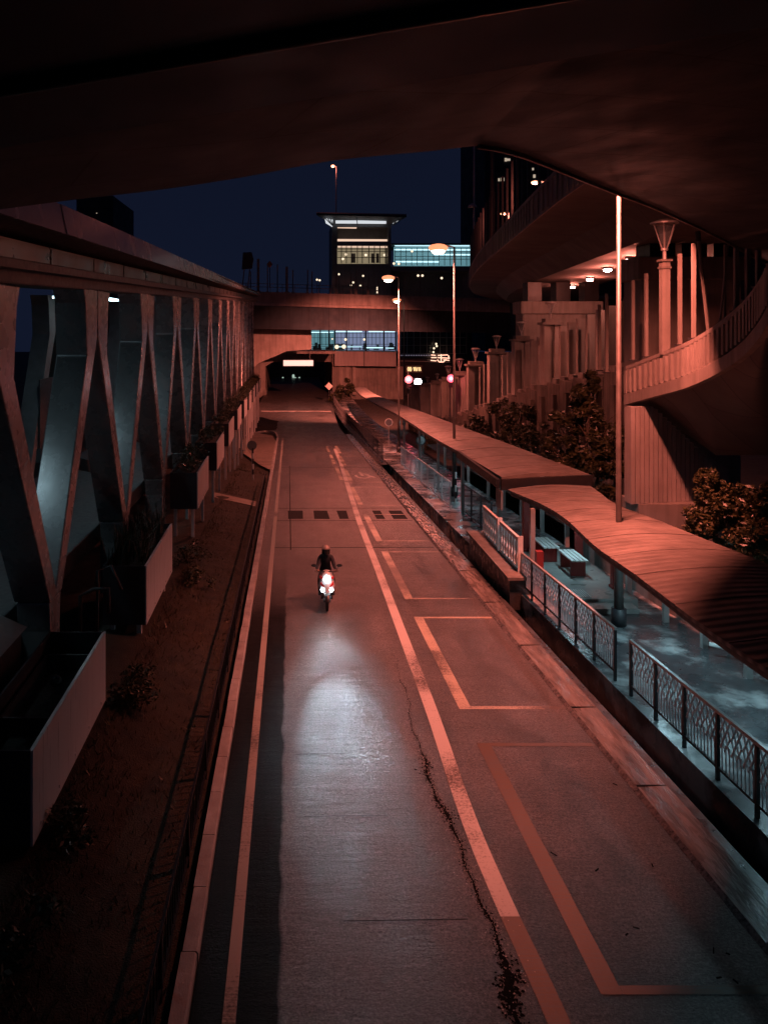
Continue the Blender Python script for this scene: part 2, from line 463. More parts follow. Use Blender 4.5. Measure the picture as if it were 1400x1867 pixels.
M = dict(
    asphalt=asphalt_mat(),
    patch=noise_mat('patched_asphalt', (.008, .008, .009), (.02, .02, .02), rough=(.75, .95), scale=9, bump=.4, bump_scale=120, spec=.15),
    tar=noise_mat('tar', (.003, .003, .003), (.008, .008, .008), rough=(.85, 1), scale=12, bump=.5, bump_scale=60, spec=.05),
    paint=paint_mat('worn_white_paint', (.52, .50, .47), .49, rib=.15),
    bay_paint=paint_mat('worn_bay_paint', (.46, .41, .32), .56, rib=.35),
    old_paint=paint_mat('dirty_ribbed_paint', (.085, .055, .034), .56, rib=.7),
    edge_paint=paint_mat('worn_yellow_paint', (.36, .33, .28), .46, rib=.25),
    ground=noise_mat('dark_earth', (.014, .012, .01), (.035, .03, .025), scale=1.5, bump=.5, bump_scale=14),
    soil=noise_mat('planter_soil', (.008, .007, .006), (.02, .017, .014), scale=6, bump=.6, bump_scale=30),
    turf=noise_mat('dry_turf', (.012, .010, .007), (.05, .037, .021), rough=(.8, 1), scale=2.2, bump=.8, bump_scale=45, bump_dist=.05),
    grass=leaf_mat('grass_blades', (.045, .045, .016), (.12, .095, .04)),
    kerb=noise_mat('kerb_concrete', (.22, .205, .19), (.46, .43, .40), rough=(.5, .8), scale=2.5, bump=.25, bump_scale=50, stretch=(1, .6, 1)),
    gutter=noise_mat('wet_gutter_concrete', (.04, .037, .034), (.24, .22, .20), rough=(.08, .45), scale=2.4, stretch=(2.5, .35, 1), bump=.3, bump_scale=18),
    pavement=wet_pavement(),
    drain=noise_mat('drain_concrete', (.02, .021, .022), (.07, .07, .07), rough=(.15, .6), scale=2, bump=.3, bump_scale=15),
    platform=noise_mat('platform_concrete', (.2, .2, .19), (.36, .36, .34), rough=(.25, .6), scale=1.2, bump=.1, bump_scale=40),
    concrete=noise_mat('concrete', (.22, .2, .18), (.34, .315, .29), rough=(.6, .9), scale=.7, bump=.15, bump_scale=22, streak=.35),
    concrete_dark=noise_mat('stained_concrete', (.13, .12, .11), (.24, .22, .2), rough=(.6, .9), scale=.6, bump=.15, bump_scale=18, streak=.45),
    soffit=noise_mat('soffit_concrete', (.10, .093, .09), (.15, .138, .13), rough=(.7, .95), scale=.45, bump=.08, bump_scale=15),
    steel=noise_mat('painted_truss_steel', (.33, .335, .34), (.42, .425, .43), rough=(.25, .30), metal=.45, scale=1.2, bump=.04, bump_scale=8, spec=.6, streak=.15),
    cladding=noise_mat('roof_cladding', (.42, .40, .38), (.46, .44, .42), rough=(.2, .3), metal=.35, scale=.5, bump=0),
    dark_steel=noise_mat('dark_steel', (.025, .026, .03), (.045, .045, .05), rough=(.45, .65), scale=4, bump=.05),
    rail=noise_mat('railing_paint', (.012, .013, .015), (.03, .03, .035), rough=(.25, .5), metal=.3, scale=8, bump=.1, bump_scale=60),
    lattice=noise_mat('galvanised_lattice', (.68, .69, .70), (.78, .79, .80), rough=(.3, .5), metal=0, scale=6, bump=.1),
    planter=noise_mat('brushed_planter_metal', (.68, .675, .67), (.80, .79, .785), rough=(.25, .4), metal=.05, scale=2.0, stretch=(1, 3, .15), bump=.06, bump_scale=20),
    planter_unlit=noise_mat('planter_unlit_panel', (.03, .032, .04), (.05, .052, .06), rough=(.4, .6), scale=2, bump=.05),  # shade on the unlit faces of the trough put into the colour
    pole=noise_mat('galvanised_pole', (.34, .33, .32), (.46, .45, .44), rough=(.3, .5), metal=.4, scale=3, bump=.05),
    roof=corrugated_mat('corrugated_roof_sheet', (.085, .078, .072), (.19, .175, .16), 'Y', .26),
    roof_far=corrugated_mat('weathered_roof_sheet', (.09, .083, .076), (.21, .195, .18), 'Y', .2),
    red=noise_mat('red_painted_steel', (.18, .02, .017), (.26, .03, .025), rough=(.3, .5), scale=3, bump=.05),
    white=noise_mat('white_painted_wood', (.6, .6, .58), (.75, .75, .72), rough=(.35, .6), scale=5, bump=.1),
    black=noise_mat('black_plastic', (.01, .01, .011), (.02, .02, .022), rough=(.3, .5), scale=5, bump=.05),
    rubber=noise_mat('tyre_rubber', (.012, .012, .012), (.022, .022, .022), rough=(.6, .85), scale=20, bump=.2),
    cloth=noise_mat('dark_jacket', (.012, .016, .022), (.025, .03, .04), rough=(.7, .95), scale=14, bump=.3, bump_scale=40),
    skin=noise_mat('skin', (.30, .17, .12), (.36, .21, .15), rough=(.45, .6), scale=10, bump=.03),
    helmet=noise_mat('helmet_shell', (.28, .24, .22), (.34, .3, .28), rough=(.12, .2), scale=3, bump=0),
    visor=noise_mat('visor', (.01, .01, .012), (.02, .02, .022), rough=(.05, .12), scale=3, bump=0),
    scooter_white=noise_mat('white_bodywork', (.62, .63, .65), (.7, .71, .72), rough=(.15, .25), scale=2, bump=0),
    scooter_red=noise_mat('red_bodywork', (.5, .03, .03), (.55, .05, .05), rough=(.15, .25), scale=2, bump=0),
    chrome=noise_mat('chrome', (.6, .6, .6), (.7, .7, .7), rough=(.1, .2), metal=1, scale=3, bump=0),
    leaf=leaf_mat('shrub_leaves', (.028, .032, .012), (.075, .07, .026)),
    leaf_dark=leaf_mat('tree_leaves', (.016, .02, .009), (.045, .045, .018)),
    reed=leaf_mat('reed_blades', (.02, .024, .014), (.05, .05, .025)),
    bark=noise_mat('bark', (.03, .024, .018), (.07, .055, .04), rough=(.8, 1), scale=8, bump=.6, bump_scale=30, stretch=(1, 1, .3)),
    facade=noise_mat('tower_block_facade', (.02, .02, .024), (.03, .03, .035), scale=.2, bump=0),
    station=noise_mat('station_cladding', (.14, .14, .145), (.2, .2, .205), rough=(.4, .6), scale=.5, bump=.05, streak=.2),
    slab=noise_mat('station_slab', (.26, .24, .24), (.34, .32, .32), rough=(.6, .8), scale=.3, bump=.1, streak=.3),
    paving=noise_mat('block_paving', (.2, .16, .13), (.32, .27, .22), rough=(.5, .8), scale=2.2, bump=.2, bump_scale=30),
    sign_back=noise_mat('sign_back_metal', (.16, .16, .16), (.24, .24, .24), rough=(.4, .6), metal=.4, scale=3, bump=.05),
    lamp_post=noise_mat('lamp_post_paint', (.05, .047, .045), (.09, .085, .08), rough=(.3, .5), metal=.1, scale=3, bump=.05),
    glow_bowl=emit_mat('sodium_lamp_bowl', (1.0, .30, .14), 1.5),
    glow_bulb=emit_mat('sodium_bulb', (1.0, .70, .52), 14.0),
    glow_sodium=emit_mat('sodium_lamp_glass', (1.0, .38, .2), 4.0),
    glow_white_lamp=emit_mat('white_lamp_glass', (1.0, .8, .68), 60.0),
    glow_tube=emit_mat('fluorescent_tube', (.62, .92, 1.0), 6.0),
    glow_head=emit_mat('headlight_glass', (.85, .95, 1.0), 28.0),
    glow_teal=emit_mat('teal_lit_wall', (.20, .48, .56), .42, (.3, .35, .36)),
    glow_teal_hot=emit_mat('teal_light_strip', (.55, .9, 1.0), 1.6),
    glow_blue=emit_mat('bluish_lit_interior', (.30, .36, .58), .55, (.3, .3, .35)),
    glow_warm=emit_mat('warm_lit_interior', (.52, .42, .26), .42, (.3, .28, .22)),
    glow_soffit=emit_mat('roof_soffit_light', (.9, .95, 1.0), .75),
    glow_strip=emit_mat('cornice_strip_light', (1.0, .68, .5), .9),
    glow_panel=emit_mat('lit_panel', (1.0, .80, .68), .85),
    glow_red=emit_mat('red_signal_lens', (1.0, .06, .12), 1.9),
    glow_signal_core=emit_mat('signal_bulb', (1.0, .55, .6), 4.0),
    glow_window=emit_mat('lit_window', (1.0, .78, .55), 1.4),
    glow_neon=emit_mat('neon_tube', (1.0, .52, .36), 1.8),
    glow_yellow=emit_mat('amber_display_dots', (1.0, .72, .32), 1.3),
)


def glass_mat():
    m, nt, b = principled('station_glass')
    b.inputs['Base Color'].default_value = (.25, .3, .32, 1)
    b.inputs['Roughness'].default_value = .08
    b.inputs['Alpha'].default_value = .22
    return m


M['glass'] = glass_mat()

# ------------------------------------------------------------------ ground, road, kerbs
YS = [-14 + 2 * i for i in range(0, 92)]


def strip(name, x0, x1, dz0, dz1, mat, y0=-14, y1=168, dy=1.0, kind='structure', thick=0.0, parent=None, fn0=None, fn1=None):
    """long sheet that follows the fall of the road; with thickness it gets sides"""
    b = MB()
    n = max(1, int(round((y1 - y0) / dy)))
    vs = []
    for i in range(n + 1):
        Y = y0 + (y1 - y0) * i / n
        a = fn0(Y) if fn0 else x0
        c = fn1(Y) if fn1 else x1
        vs.append((a, Y, zr(Y) + dz0)); vs.append((c, Y, zr(Y) + dz1))
        if thick:
            vs.append((c, Y, zr(Y) + dz1 - thick)); vs.append((a, Y, zr(Y) + dz0 - thick))
    fs = []
    k = 4 if thick else 2
    for i in range(n):
        p, q = i * k, (i + 1) * k
        if thick:
            for j in range(4):
                fs.append((p + j, p + (j + 1) % 4, q + (j + 1) % 4, q + j))
        else:
            fs.append((p, p + 1, q + 1, q))
    if thick:
        fs.append((3, 2, 1, 0)); fs.append(tuple(n * k + j for j in range(4)))
    b.raw(vs, fs)
    o = b.build(name, mat, parent)
    if kind: o['kind'] = kind
    return o


g = MB()
gy = [-60, -14] + [2 + 4 * i for i in range(0, 30)] + [140, 250, 380]
for i in range(len(gy) - 1):
    a, c = gy[i], gy[i + 1]
    g.face([(-320, a, zr(a) - .75), (320, a, zr(a) - .75), (320, c, zr(c) - .75), (-320, c, zr(c) - .75)])
g.build('ground', M['ground'])['kind'] = 'structure'


def left_edge(Y):
    if Y < 66: return -.95
    if Y > 84: return -4.2
    t = (Y - 66) / 18
    return -.95 - 3.25 * t * t * (3 - 2 * t)


def right_edge(Y):
    if Y < 78: return 5.06
    return 5.06 + min(1.2, (Y - 78) * .03)


def road_strip():
    return strip('road', 0, 0, 0, 0, M['asphalt'], fn0=left_edge, fn1=right_edge)


road_strip()

# left kerb (pale, wide) up to the lay-by, and the curved kerb at the lay-by's mouth
kb = MB()
y = -14.0
while y < 62.5:
    y2 = min(y + 1.0, 62.8)
    j = random.uniform(-.008, .008)
    zz = lambda Y, d: zr(Y) + d
    vs = []
    for Y in (y + .006, y2 - .006):
        for x, d in ((-1.12 + j, -.3), (-.955 + j, -.3), (-.955 + j, .10), (-.975 + j, .125), (-1.12 + j, .125)):
            vs.append((x, Y, zz(Y, d)))
    kb.raw(vs, [(0, 1, 2, 3, 4), (9, 8, 7, 6, 5)] + [(k, 5 + k, 5 + (k + 1) % 5, (k + 1) % 5) for k in range(5)])
    y = y2
tag(kb.build('kerb', M['kerb']), kind='structure')

# verge: turf bank rising from the kerb to the planters, then the deck below the footbridge
vb = MB()
def lay_f(x, Y):
    if x < -4.1: return 1.0
    a = min(1, max(0, (Y - 43.5) / 2.0)); c = min(1, max(0, (76 - Y) / 2.0))
    return 1 - min(a, c)


prof = [(-1.12, -.03), (-1.5, .06), (-2.2, .22), (-3.0, .42), (-4.05, .54), (-4.2, .55), (-9.5, .6), (-30, .6)]
ny = 100
rows = []
for i in range(ny + 1):
    Y = -14 + i
    row = []
    for k, (x, d) in enumerate(prof):
        w = 0 if k == 0 else random.uniform(-.04, .04)
        row.append((x, Y, zr(Y) + (d + w) * lay_f(x, Y) - .04 * (1 - lay_f(x, Y))))
    rows.append(row)
for i in range(ny):
    for k in range(len(prof) - 1):
        vb.face([rows[i][k + 1], rows[i][k], rows[i + 1][k], rows[i + 1][k + 1]])
tag(vb.build('grass_verge', M['turf'], smooth=True), kind='structure')


def verge_z(x, Y):
    for k in range(len(prof) - 1):
        (xa, a), (xb, b_) = prof[k], prof[k + 1]
        if xb <= x <= xa:
            return zr(Y) + (a + (b_ - a) * (xa - x) / (xa - xb)) * lay_f(x, Y)
    return zr(Y)


gb = MB()
for i in range(7000):
    Y = 7 + 42 * random.random() ** 1.6
    x = random.uniform(-3.05, -1.22)
    if random.random() < .25: x = -3.05 + abs(random.gauss(0, .25))
    if 33.2 < Y < 35.2 and random.random() < .9: continue
    z = verge_z(x, Y) - .02
    hgt = random.uniform(.04, .13) * (1.4 if x < -2.7 else 1)
    a = random.random() * 6.28
    w = random.uniform(.006, .014)
    lx, ly = random.gauss(0, .5) * hgt, random.gauss(0, .5) * hgt
    gb.face([(x - w * math.cos(a), Y - w * math.sin(a), z), (x + w * math.cos(a), Y + w * math.sin(a), z), (x + lx, Y + ly, z + hgt)])
tag(gb.build('grass', M['grass'], recalc=False), 'short dry grass along the bank between planters and kerb', 'grass', kind='stuff')

# concrete crossing strip on the verge
cs = MB()
cs.raw([(-1.5, 33.6, verge_z(-1.5, 33.6) + .04), (-3.4, 33.6, verge_z(-3.4, 33.6) + .05), (-3.4, 34.8, verge_z(-3.4, 34.8) + .05), (-1.5, 34.8, verge_z(-1.5, 34.8) + .04),
        (-1.5, 33.6, verge_z(-1.5, 33.6) - .1), (-3.4, 33.6, verge_z(-3.4, 33.6) - .1), (-3.4, 34.8, verge_z(-3.4, 34.8) - .1), (-1.5, 34.8, verge_z(-1.5, 34.8) - .1)],
       [(0, 1, 2, 3), (0, 4, 5, 1), (1, 5, 6, 2), (2, 6, 7, 3), (3, 7, 4, 0)])
tag(cs.build('crossing_path', M['paving']), kind='structure')

# paved lay-by on the left
lay = [(-1.13, 45.5), (-1.13, 63), (-1.5, 68), (-3.6, 72), (-3.9, 62), (-3.2, 54), (-1.9, 48)]
lb = MB()
lb.face([(x, Y, zr(Y) + .09) for x, Y in lay])
lb.build('layby_paving', M['paving'])['kind'] = 'structure'
lk = MB()
pth = spline([(-1.03, 62.8, zr(62.8)), (-1.05, 67, zr(67)), (-1.4, 71.5, zr(71.5)), (-2.3, 73, zr(73)), (-3.2, 71, zr(71)), (-4.2, 68, zr(68))], 6)
lk.sweep(pth, [(-.08, -.3), (.08, -.3), (.08, .125), (-.08, .125)])
lk.build('kerb', M['kerb'])['kind'] = 'structure'
ld = MB()
for k in range(26):
    Y = 48 + k * .72
    xa = -1.16; xb = max(-3.4, -1.9 - (Y - 47) * .13)
    ld.box(xb, Y, zr(Y) + .094, xa, Y + .07, zr(Y) + .098)
ld.build('paving_joint', M['patch'])['kind'] = 'structure'

# right side: gutter slab, wet channel, deep drain, pavement
strip('gutter', 5.08, 5.55, .035, .05, M['gutter'], y1=70, thick=.3)
strip('gutter_channel', 5.555, 5.78, -.03, -.05, M['drain'], y1=70, thick=.2)
strip('drain_floor', 5.785, 6.20, -.55, -.55, M['drain'], y1=48)
strip('drain_cover', 5.785, 6.20, -.02, .03, M['drain'], y0=48.5, y1=120)
strip('pavement', 6.21, 9.35, .10, .14, M['pavement'], y1=125, thick=.9)
gj = MB()
y = 6.0
while y < 44:
    gj.box(5.085, y, zr(y) + .037 - .03, 5.545, y + .022, zr(y) + .0535)
    y += random.choice((2.2, 2.6, 3.1))
gj.build('gutter_joint', M['patch'])['kind'] = 'structure'
# broken, wet seam where asphalt meets the gutter
sm = MB()
y = 7.0
xs_prev = None
vsm = []
while y < 42:
    vsm.append((y, 5.03 - random.uniform(0, .012), 5.085 + random.uniform(0, .006)))
    y += .12
for (ya, a, b_), (yb, c, d) in zip(vsm, vsm[1:]):
    sm.face([(a, ya, zr(ya) + .006), (b_, ya, zr(ya) + .056), (d, yb, zr(yb) + .056), (c, yb, zr(yb) + .006)])
sm.build('gutter_seam', noise_mat('wet_seam', (.02, .02, .02), (.2, .2, .2), rough=(.05, .5), scale=9, bump=.25, bump_scale=40))['kind'] = 'structure'


# ------------------------------------------------------------------ road markings
def road_quad(b, pts, d=.004):
    b.face([(x, Y, zr(Y) + d) for x, Y in pts])


ln = MB()
pl = [(2.56, 5.2), (2.55, 7.26), (2.48, 8.96), (2.46, 10.7), (2.56, 13.8), (2.62, 17.7), (2.71, 23.4), (2.80, 30.9), (3.06, 41), (3.3, 50), (3.42, 58)]
pl = spline([(x, Y, 0) for x, Y in pl], 6)
for a, c in zip(pl, pl[1:]):
    ln.mi = 1 if c.y < 8.9 else 0
    road_quad(ln, [(a.x - .11, a.y), (a.x + .11, a.y), (c.x + .11, c.y), (c.x - .11, c.y)])
ln.build('lane_line', [M['paint'], M['old_paint']])['kind'] = 'structure'
l2 = MB()
for a, c in ((42, 47.5), (49, 54), (56, 60)):
    road_quad(l2, [(2.75, a), (2.95, a), (2.98, c), (2.78, c)], .005)
l2.build('dashed_line', M['bay_paint'])['kind'] = 'structure'
bl = MB()
for a, c in ((7.6, 12.68), (13.93, 19.06), (20.5, 25.8), (27.3, 32.3), (34.3, 39.6), (41.2, 46.5), (48.2, 53.2), (55, 60)):
    sh = max(0, (a - 34) * .02); bl.mi = 1 if a < 9 else 0
    road_quad(bl, [(3.08 + sh, a), (3.30 + sh, a), (3.30 + sh, c), (3.08 + sh, c)], .004)
    road_quad(bl, [(3.305 + sh, a), (5.0, a), (5.0, a + .11), (3.305 + sh, a + .11)], .004)
    road_quad(bl, [(3.305 + sh, c - .11), (5.0, c - .11), (5.0, c), (3.305 + sh, c)], .004)
bl.build('parking_bay_line', [M['bay_paint'], M['old_paint']])['kind'] = 'structure'
el = MB()
for i in range(62):
    a, c = 5 + i, 6 + i
    road_quad(el, [(-.64, a), (-.51, a), (-.51, c), (-.64, c)])
el.build('edge_line', M['edge_paint'])['kind'] = 'structure'
sl = MB()
road_quad(sl, [(-3.6, 97.5), (5.3, 97.5), (5.3, 98.6), (-3.6, 98.6)])
sl.build('stop_line', M['paint'])['kind'] = 'structure'
# wheelchair symbol painted in the sixth bay
wsym = MB()
wc = (4.15, 43.6)
for k in range(14):
    a0, a1 = R(-200 + k * 20), R(-180 + k * 20)
    road_quad(wsym, [(wc[0] + .32 * math.cos(a0), wc[1] + .75 * math.sin(a0)), (wc[0] + .45 * math.cos(a0), wc[1] + 1.0 * math.sin(a0)),
                     (wc[0] + .45 * math.cos(a1), wc[1] + 1.0 * math.sin(a1)), (wc[0] + .32 * math.cos(a1), wc[1] + .75 * math.sin(a1))])
road_quad(wsym, [(wc[0] - .08, wc[1]), (wc[0] + .08, wc[1]), (wc[0] + .04, wc[1] + 1.6), (wc[0] - .12, wc[1] + 1.6)], .005)
road_quad(wsym, [(wc[0] + .09, wc[1] + .1), (wc[0] + .5, wc[1] + .1), (wc[0] + .7, wc[1] - .7), (wc[0] + .55, wc[1] - .7)], .005)
wsym.build('wheelchair_symbol', M['paint'])['kind'] = 'structure'
# square dark patches across the lane, and saw-cut lines either side of them
pt = MB()
for a, c in ((-.07, .55), (1.03, 1.64), (2.02, 2.42), (3.55, 3.9), (4.25, 4.82), (5.0, 5.05)):
    j = random.uniform(-.03, .03)
    road_quad(pt, [(a + j, 31.3), (c, 31.3 + j), (c + j, 33.1), (a, 33.1)], .003)
pt.build('road_patch', M['patch'])['kind'] = 'structure'
sc_ = MB()
for Y in (30.9, 33.6, 26.3, 47.2, 60.5):
    road_quad(sc_, [(-.5, Y), (4.95, Y + .05), (4.95, Y + .13), (-.5, Y + .07)], .0035)
road_quad(sc_, [(.02, 26), (.06, 26), (.02, 48), (-.02, 48)], .0035)
for x0, x1, Y in ((.2, 1.4, 10.6), (.6, 2.0, 8.6), (.1, .9, 12.3)):
    road_quad(sc_, [(x0, Y), (x1, Y + .03), (x1, Y + .045), (x0, Y + .015)], .0035)
sc_.build('road_seam', M['patch'])['kind'] = 'structure'
# ragged tar crack along the lane joint
tc_ = MB()
ag = MB()
rnd = random.Random(21)


def crack_x(Y):
    return 2.17 + .06 * math.sin(Y * .9) + .03 * math.sin(Y * 3.1 + 1) + .015 * math.sin(Y * 9)


def chip(b, x, Y, s_, d):
    n = rnd.randint(4, 6); a0 = rnd.random() * 6
    road_quad(b, [(x + s_ * rnd.uniform(.5, 1.2) * math.cos(a0 + 2 * math.pi * k / n), Y + s_ * rnd.uniform(.6, 1.6) * math.sin(a0 + 2 * math.pi * k / n)) for k in range(n)], d)


ys_ = 5.0
cs_ = []
while ys_ < 15.5:
    f_ = max(.1, min(1, (15.5 - ys_) / 6)) * (.3 + .7 * max(0, math.sin(ys_ * 1.7 + 1.0) * .6 + .5 * math.sin(ys_ * 4.3)))
    cs_.append((ys_, crack_x(ys_) - .06 * f_ * rnd.uniform(.3, 1.1), crack_x(ys_) + .06 * f_ * rnd.uniform(.3, 1.1))); ys_ += rnd.uniform(.015, .035)
for (ya, a_, b2_), (yb, c_, d_) in zip(cs_, cs_[1:]):
    road_quad(tc_, [(a_, ya), (b2_, ya), (d_, yb), (c_, yb)], .0028)
for k in range(4200):
    Y = 5 + 12 * rnd.random() ** 1.35
    f_ = max(0, min(1, (15.5 - Y) / 5.5)) * (.25 + .75 * max(0, math.sin(Y * 1.7 + 1.0) * .6 + .5 * math.sin(Y * 4.3)))
    if rnd.random() > .25 + f_: continue
    chip(tc_, crack_x(Y) + rnd.gauss(0, .02 + .045 * f_), Y, rnd.uniform(.005, .016) * (.6 + f_), .003 + .0008 * rnd.random())
for k in range(1500):
    Y = 7 + 12 * rnd.random() ** .8
    chip(ag, crack_x(Y) + rnd.gauss(0, .13), Y, rnd.uniform(.004, .010), .0045)
tc_.build('tar_crack', M['tar'])['kind'] = 'structure'
ag.build('glint_speckle', noise_mat('pale_glint_speckle', (.3, .28, .26), (.55, .52, .5), rough=(.15, .4), scale=20, bump=0))['kind'] = 'structure'  # wet glints along the crack painted as pale chips
dg = MB()
for px, py in ((1165, 1695), (1140, 1707), (1015, 1562), (1190, 1582), (1125, 1433), (1305, 1785), (1345, 1795), (760, 1405), (1085, 1590), (1300, 1740), (1330, 1742)):
    Y = H * F / (py - 668.0); x = (px - CX) * Y / F
    a = random.random() * 3; l_ = random.uniform(.03, .09)
    dg.bar((x, Y, zr(Y) + .012), (x + l_ * math.cos(a), Y + l_ * math.sin(a), zr(Y) + .018), .014, .008)
tag(dg.build('road_litter', M['tar']), 'scattered twigs and dead leaves lying on the parking bays', 'litter', kind='stuff')

# ------------------------------------------------------------------ overhead deck above the camera
ov = thing('overpass', 'dark concrete overpass deck spanning overhead at the top of the view', 'overpass', (0, 8, 7.6))
edge_px = [(-420, 430, 6.6), (-160, 402, 7.2), (0, 382, 8.0), (130, 365, 8.9), (300, 345, 9.4), (450, 322, 9.7), (607, 293, 10.0), (780, 276, 10.3), (866, 266, 10.6)]
edgeL = [at(*p) for p in edge_px]
edge_px2 = [(866, 266, 10.6), (905, 272, 10.9), (960, 288, 11.9), (1040, 320, 13.9), (1120, 352, 16.5), (1200, 383, 18.6), (1300, 430, 22.6), (1400, 485, 32.0), (1440, 512, 41)]
edgeR = [at(*p) for p in edge_px2]
edgeR = spline(edgeR, 4)
edgeL = spline(edgeL, 4)
edge = edgeL[:-1] + edgeR
dk = MB()
back = [Vector((e.x * 1.0 + (0 if abs(e.x) < 3 else 0), -16, max(7.3, e.z))) for e in edge]
for k in range(len(edge) - 1):
    a, c = edge[k], edge[k + 1]
    nr = 8
    for j in range(nr):
        t0, t1 = j / nr, (j + 1) / nr
        dk.face([a.lerp(back[k], t0), c.lerp(back[k + 1], t0), c.lerp(back[k + 1], t1), a.lerp(back[k], t1)])
    up = Vector((0, 0, 1.6))
    dk.face([a, a + up, c + up, c])
    dk.face([a + up, back[k] + up, back[k + 1] + up, c + up])
M['shade_tint'] = noise_mat('shade_tinted_deck_concrete', (.026, .042, .056), (.042, .064, .082), rough=(.7, .95), scale=.5, detail=10, bump=.2, bump_scale=9, streak=.3)  # dark blue cast of shade put into the colour of deck and girder
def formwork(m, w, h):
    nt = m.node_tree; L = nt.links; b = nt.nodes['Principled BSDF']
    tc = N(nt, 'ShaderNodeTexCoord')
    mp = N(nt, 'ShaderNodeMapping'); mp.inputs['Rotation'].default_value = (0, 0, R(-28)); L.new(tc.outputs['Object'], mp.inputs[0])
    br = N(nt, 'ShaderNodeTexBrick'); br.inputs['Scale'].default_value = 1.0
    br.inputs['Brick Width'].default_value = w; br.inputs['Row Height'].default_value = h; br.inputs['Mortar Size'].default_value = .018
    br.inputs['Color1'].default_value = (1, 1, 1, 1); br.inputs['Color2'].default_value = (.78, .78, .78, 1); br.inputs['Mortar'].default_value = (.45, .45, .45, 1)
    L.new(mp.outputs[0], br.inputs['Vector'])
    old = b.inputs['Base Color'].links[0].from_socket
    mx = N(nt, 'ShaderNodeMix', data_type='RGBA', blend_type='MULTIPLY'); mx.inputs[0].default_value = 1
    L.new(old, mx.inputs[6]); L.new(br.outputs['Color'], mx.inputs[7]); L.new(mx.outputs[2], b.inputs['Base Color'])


formwork(M['shade_tint'], 3.6, 1.2)
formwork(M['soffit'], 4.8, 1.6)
dk.build('deck', M['shade_tint'], ov, smooth=True)
dr = MB()
for k in range(len(edgeR) - 1):
    a, c = edgeR[k].copy(), edgeR[k + 1].copy()
    off = Vector((.02, -.06, -.03))
    dr.bar(a + off, c + off, .05, .05)
dr.build('drip_rib', M['concrete'], ov)
# right-hand box girder below the deck slab gives it depth
# the footbridge eave that the camera looks out from under
ea = thing('footbridge_eave', 'dark steel eave beam of the near footbridge crossing the top edge', 'beam', (0, 3, 7.2))
eb = MB()
pA, pB = at(-260, 311, 4.4), at(1600, 18, 3.5)
d = (pB - pA)
bk = Vector((-.25, -3.2, .3))
vs = [pA, pB, pB + Vector((0, 0, .16)) + bk * .02, pA + Vector((0, 0, .16)) + bk * .02, pA + bk, pB + bk, pB + bk + Vector((0, 0, .25)), pA + bk + Vector((0, 0, .25))]
eb.raw(vs, [(0, 1, 2, 3), (0, 4, 5, 1), (3, 2, 6, 7), (0, 3, 7, 4), (1, 5, 6, 2), (4, 7, 6, 5)])
eb.build('eave_panel', noise_mat('cool_light_eave_tint', (.07, .09, .12), (.11, .135, .17), rough=(.5, .7), scale=.8, bump=0), ea)  # blue of cool light on the eave put into its colour
er = MB()
er.tube([pA + bk * .22 + Vector((0, 0, -.02)), pB + bk * .22 + Vector((0, 0, -.02))], .035, 10)
er.build('conduit', M['dark_steel'], ea, smooth=True)

# ------------------------------------------------------------------ truss footbridge on the left
SL = (HY - 556.0) / F     # the bridge climbs gently away from the camera


def bz(zp, Y):            # height of a line that keeps an offset zp from the eye along the bridge's slope
    return H + zp + SL * Y


XT = -4.0
M['shade_cladding'] = noise_mat('eave_shade_cladding', (.06, .056, .052), (.10, .094, .088), rough=(.25, .45), metal=.3, scale=.6, bump=0)  # darker copy of the cladding; shade under the eave put into its colour
fb = thing('truss_footbridge', 'covered pedestrian footbridge with grey steel V-shaped trusses along the left side', 'footbridge', (XT, 8.4, 1.4))
Y0B, Y1B = 8.3, 93.0


def yz_sweep(b, x0, x1, zp0, zp1, y0=Y0B, y1=Y1B, step=3.6):
    vs = []
    for Y in (y0, y1):
        vs += [(x0, Y, bz(zp0, Y)), (x1, Y, bz(zp0, Y)), (x1, Y, bz(zp1, Y)), (x0, Y, bz(zp1, Y))]
    b.raw(vs, [(0, 1, 2, 3), (7, 6, 5, 4), (0, 4, 5, 1), (1, 5, 6, 2), (2, 6, 7, 3), (3, 7, 4, 0)])


b = MB(); yz_sweep(b, XT - .75, XT + .02, .30, .68); b.build('top_chord', M['dark_steel'], fb, bevel=.03)
b = MB(); yz_sweep(b, XT - .7, XT - .1, .70, .98)
y = Y0B + 2
while y < Y1B:
    b.box(XT - .1, y, bz(.70, y), XT - .085, y + .02, bz(.97, y)); y += 2.9
b.build('upper_fascia', M['shade_cladding'], fb)
b = MB()       # gutter ledge projecting from the chord
yz_sweep(b, XT + .03, XT + .30, .50, .62)
b.build('ledge', M['dark_steel'], fb)
# eave fascia: folded shiny panels with joints, stepping outwards
b = MB()
y = Y0B
i = 0
while y < Y1B:
    y2 = min(y + 3.5, Y1B)
    jx = random.uniform(-.012, .012)
    vs = []
    for Y in (y + .012, y2 - .012):
        xe = -3.42 + jx + (.0 if Y < 20 else -.02 * min(10, (Y - 20) * .2))
        vs += [(xe - .04, Y, bz(1.09, Y)), (xe, Y, bz(1.09, Y)), (xe - .10, Y, bz(1.55, Y)), (xe - .14, Y, bz(1.55, Y))]
    b.raw(vs, [(0, 1, 2, 3), (7, 6, 5, 4), (0, 4, 5, 1), (1, 5, 6, 2), (2, 6, 7, 3), (3, 7, 4, 0)])
    y = y2
b.build('eave_fascia', M['cladding'], fb)
b = MB()       # soffit under the eave + roof sheet above
vs = []
for Y in (Y0B, Y1B):
    vs += [(-3.48, Y, bz(1.10, Y)), (-4.6, Y, bz(1.0, Y)), (-4.6, Y, bz(1.06, Y)), (-3.48, Y, bz(1.16, Y))]
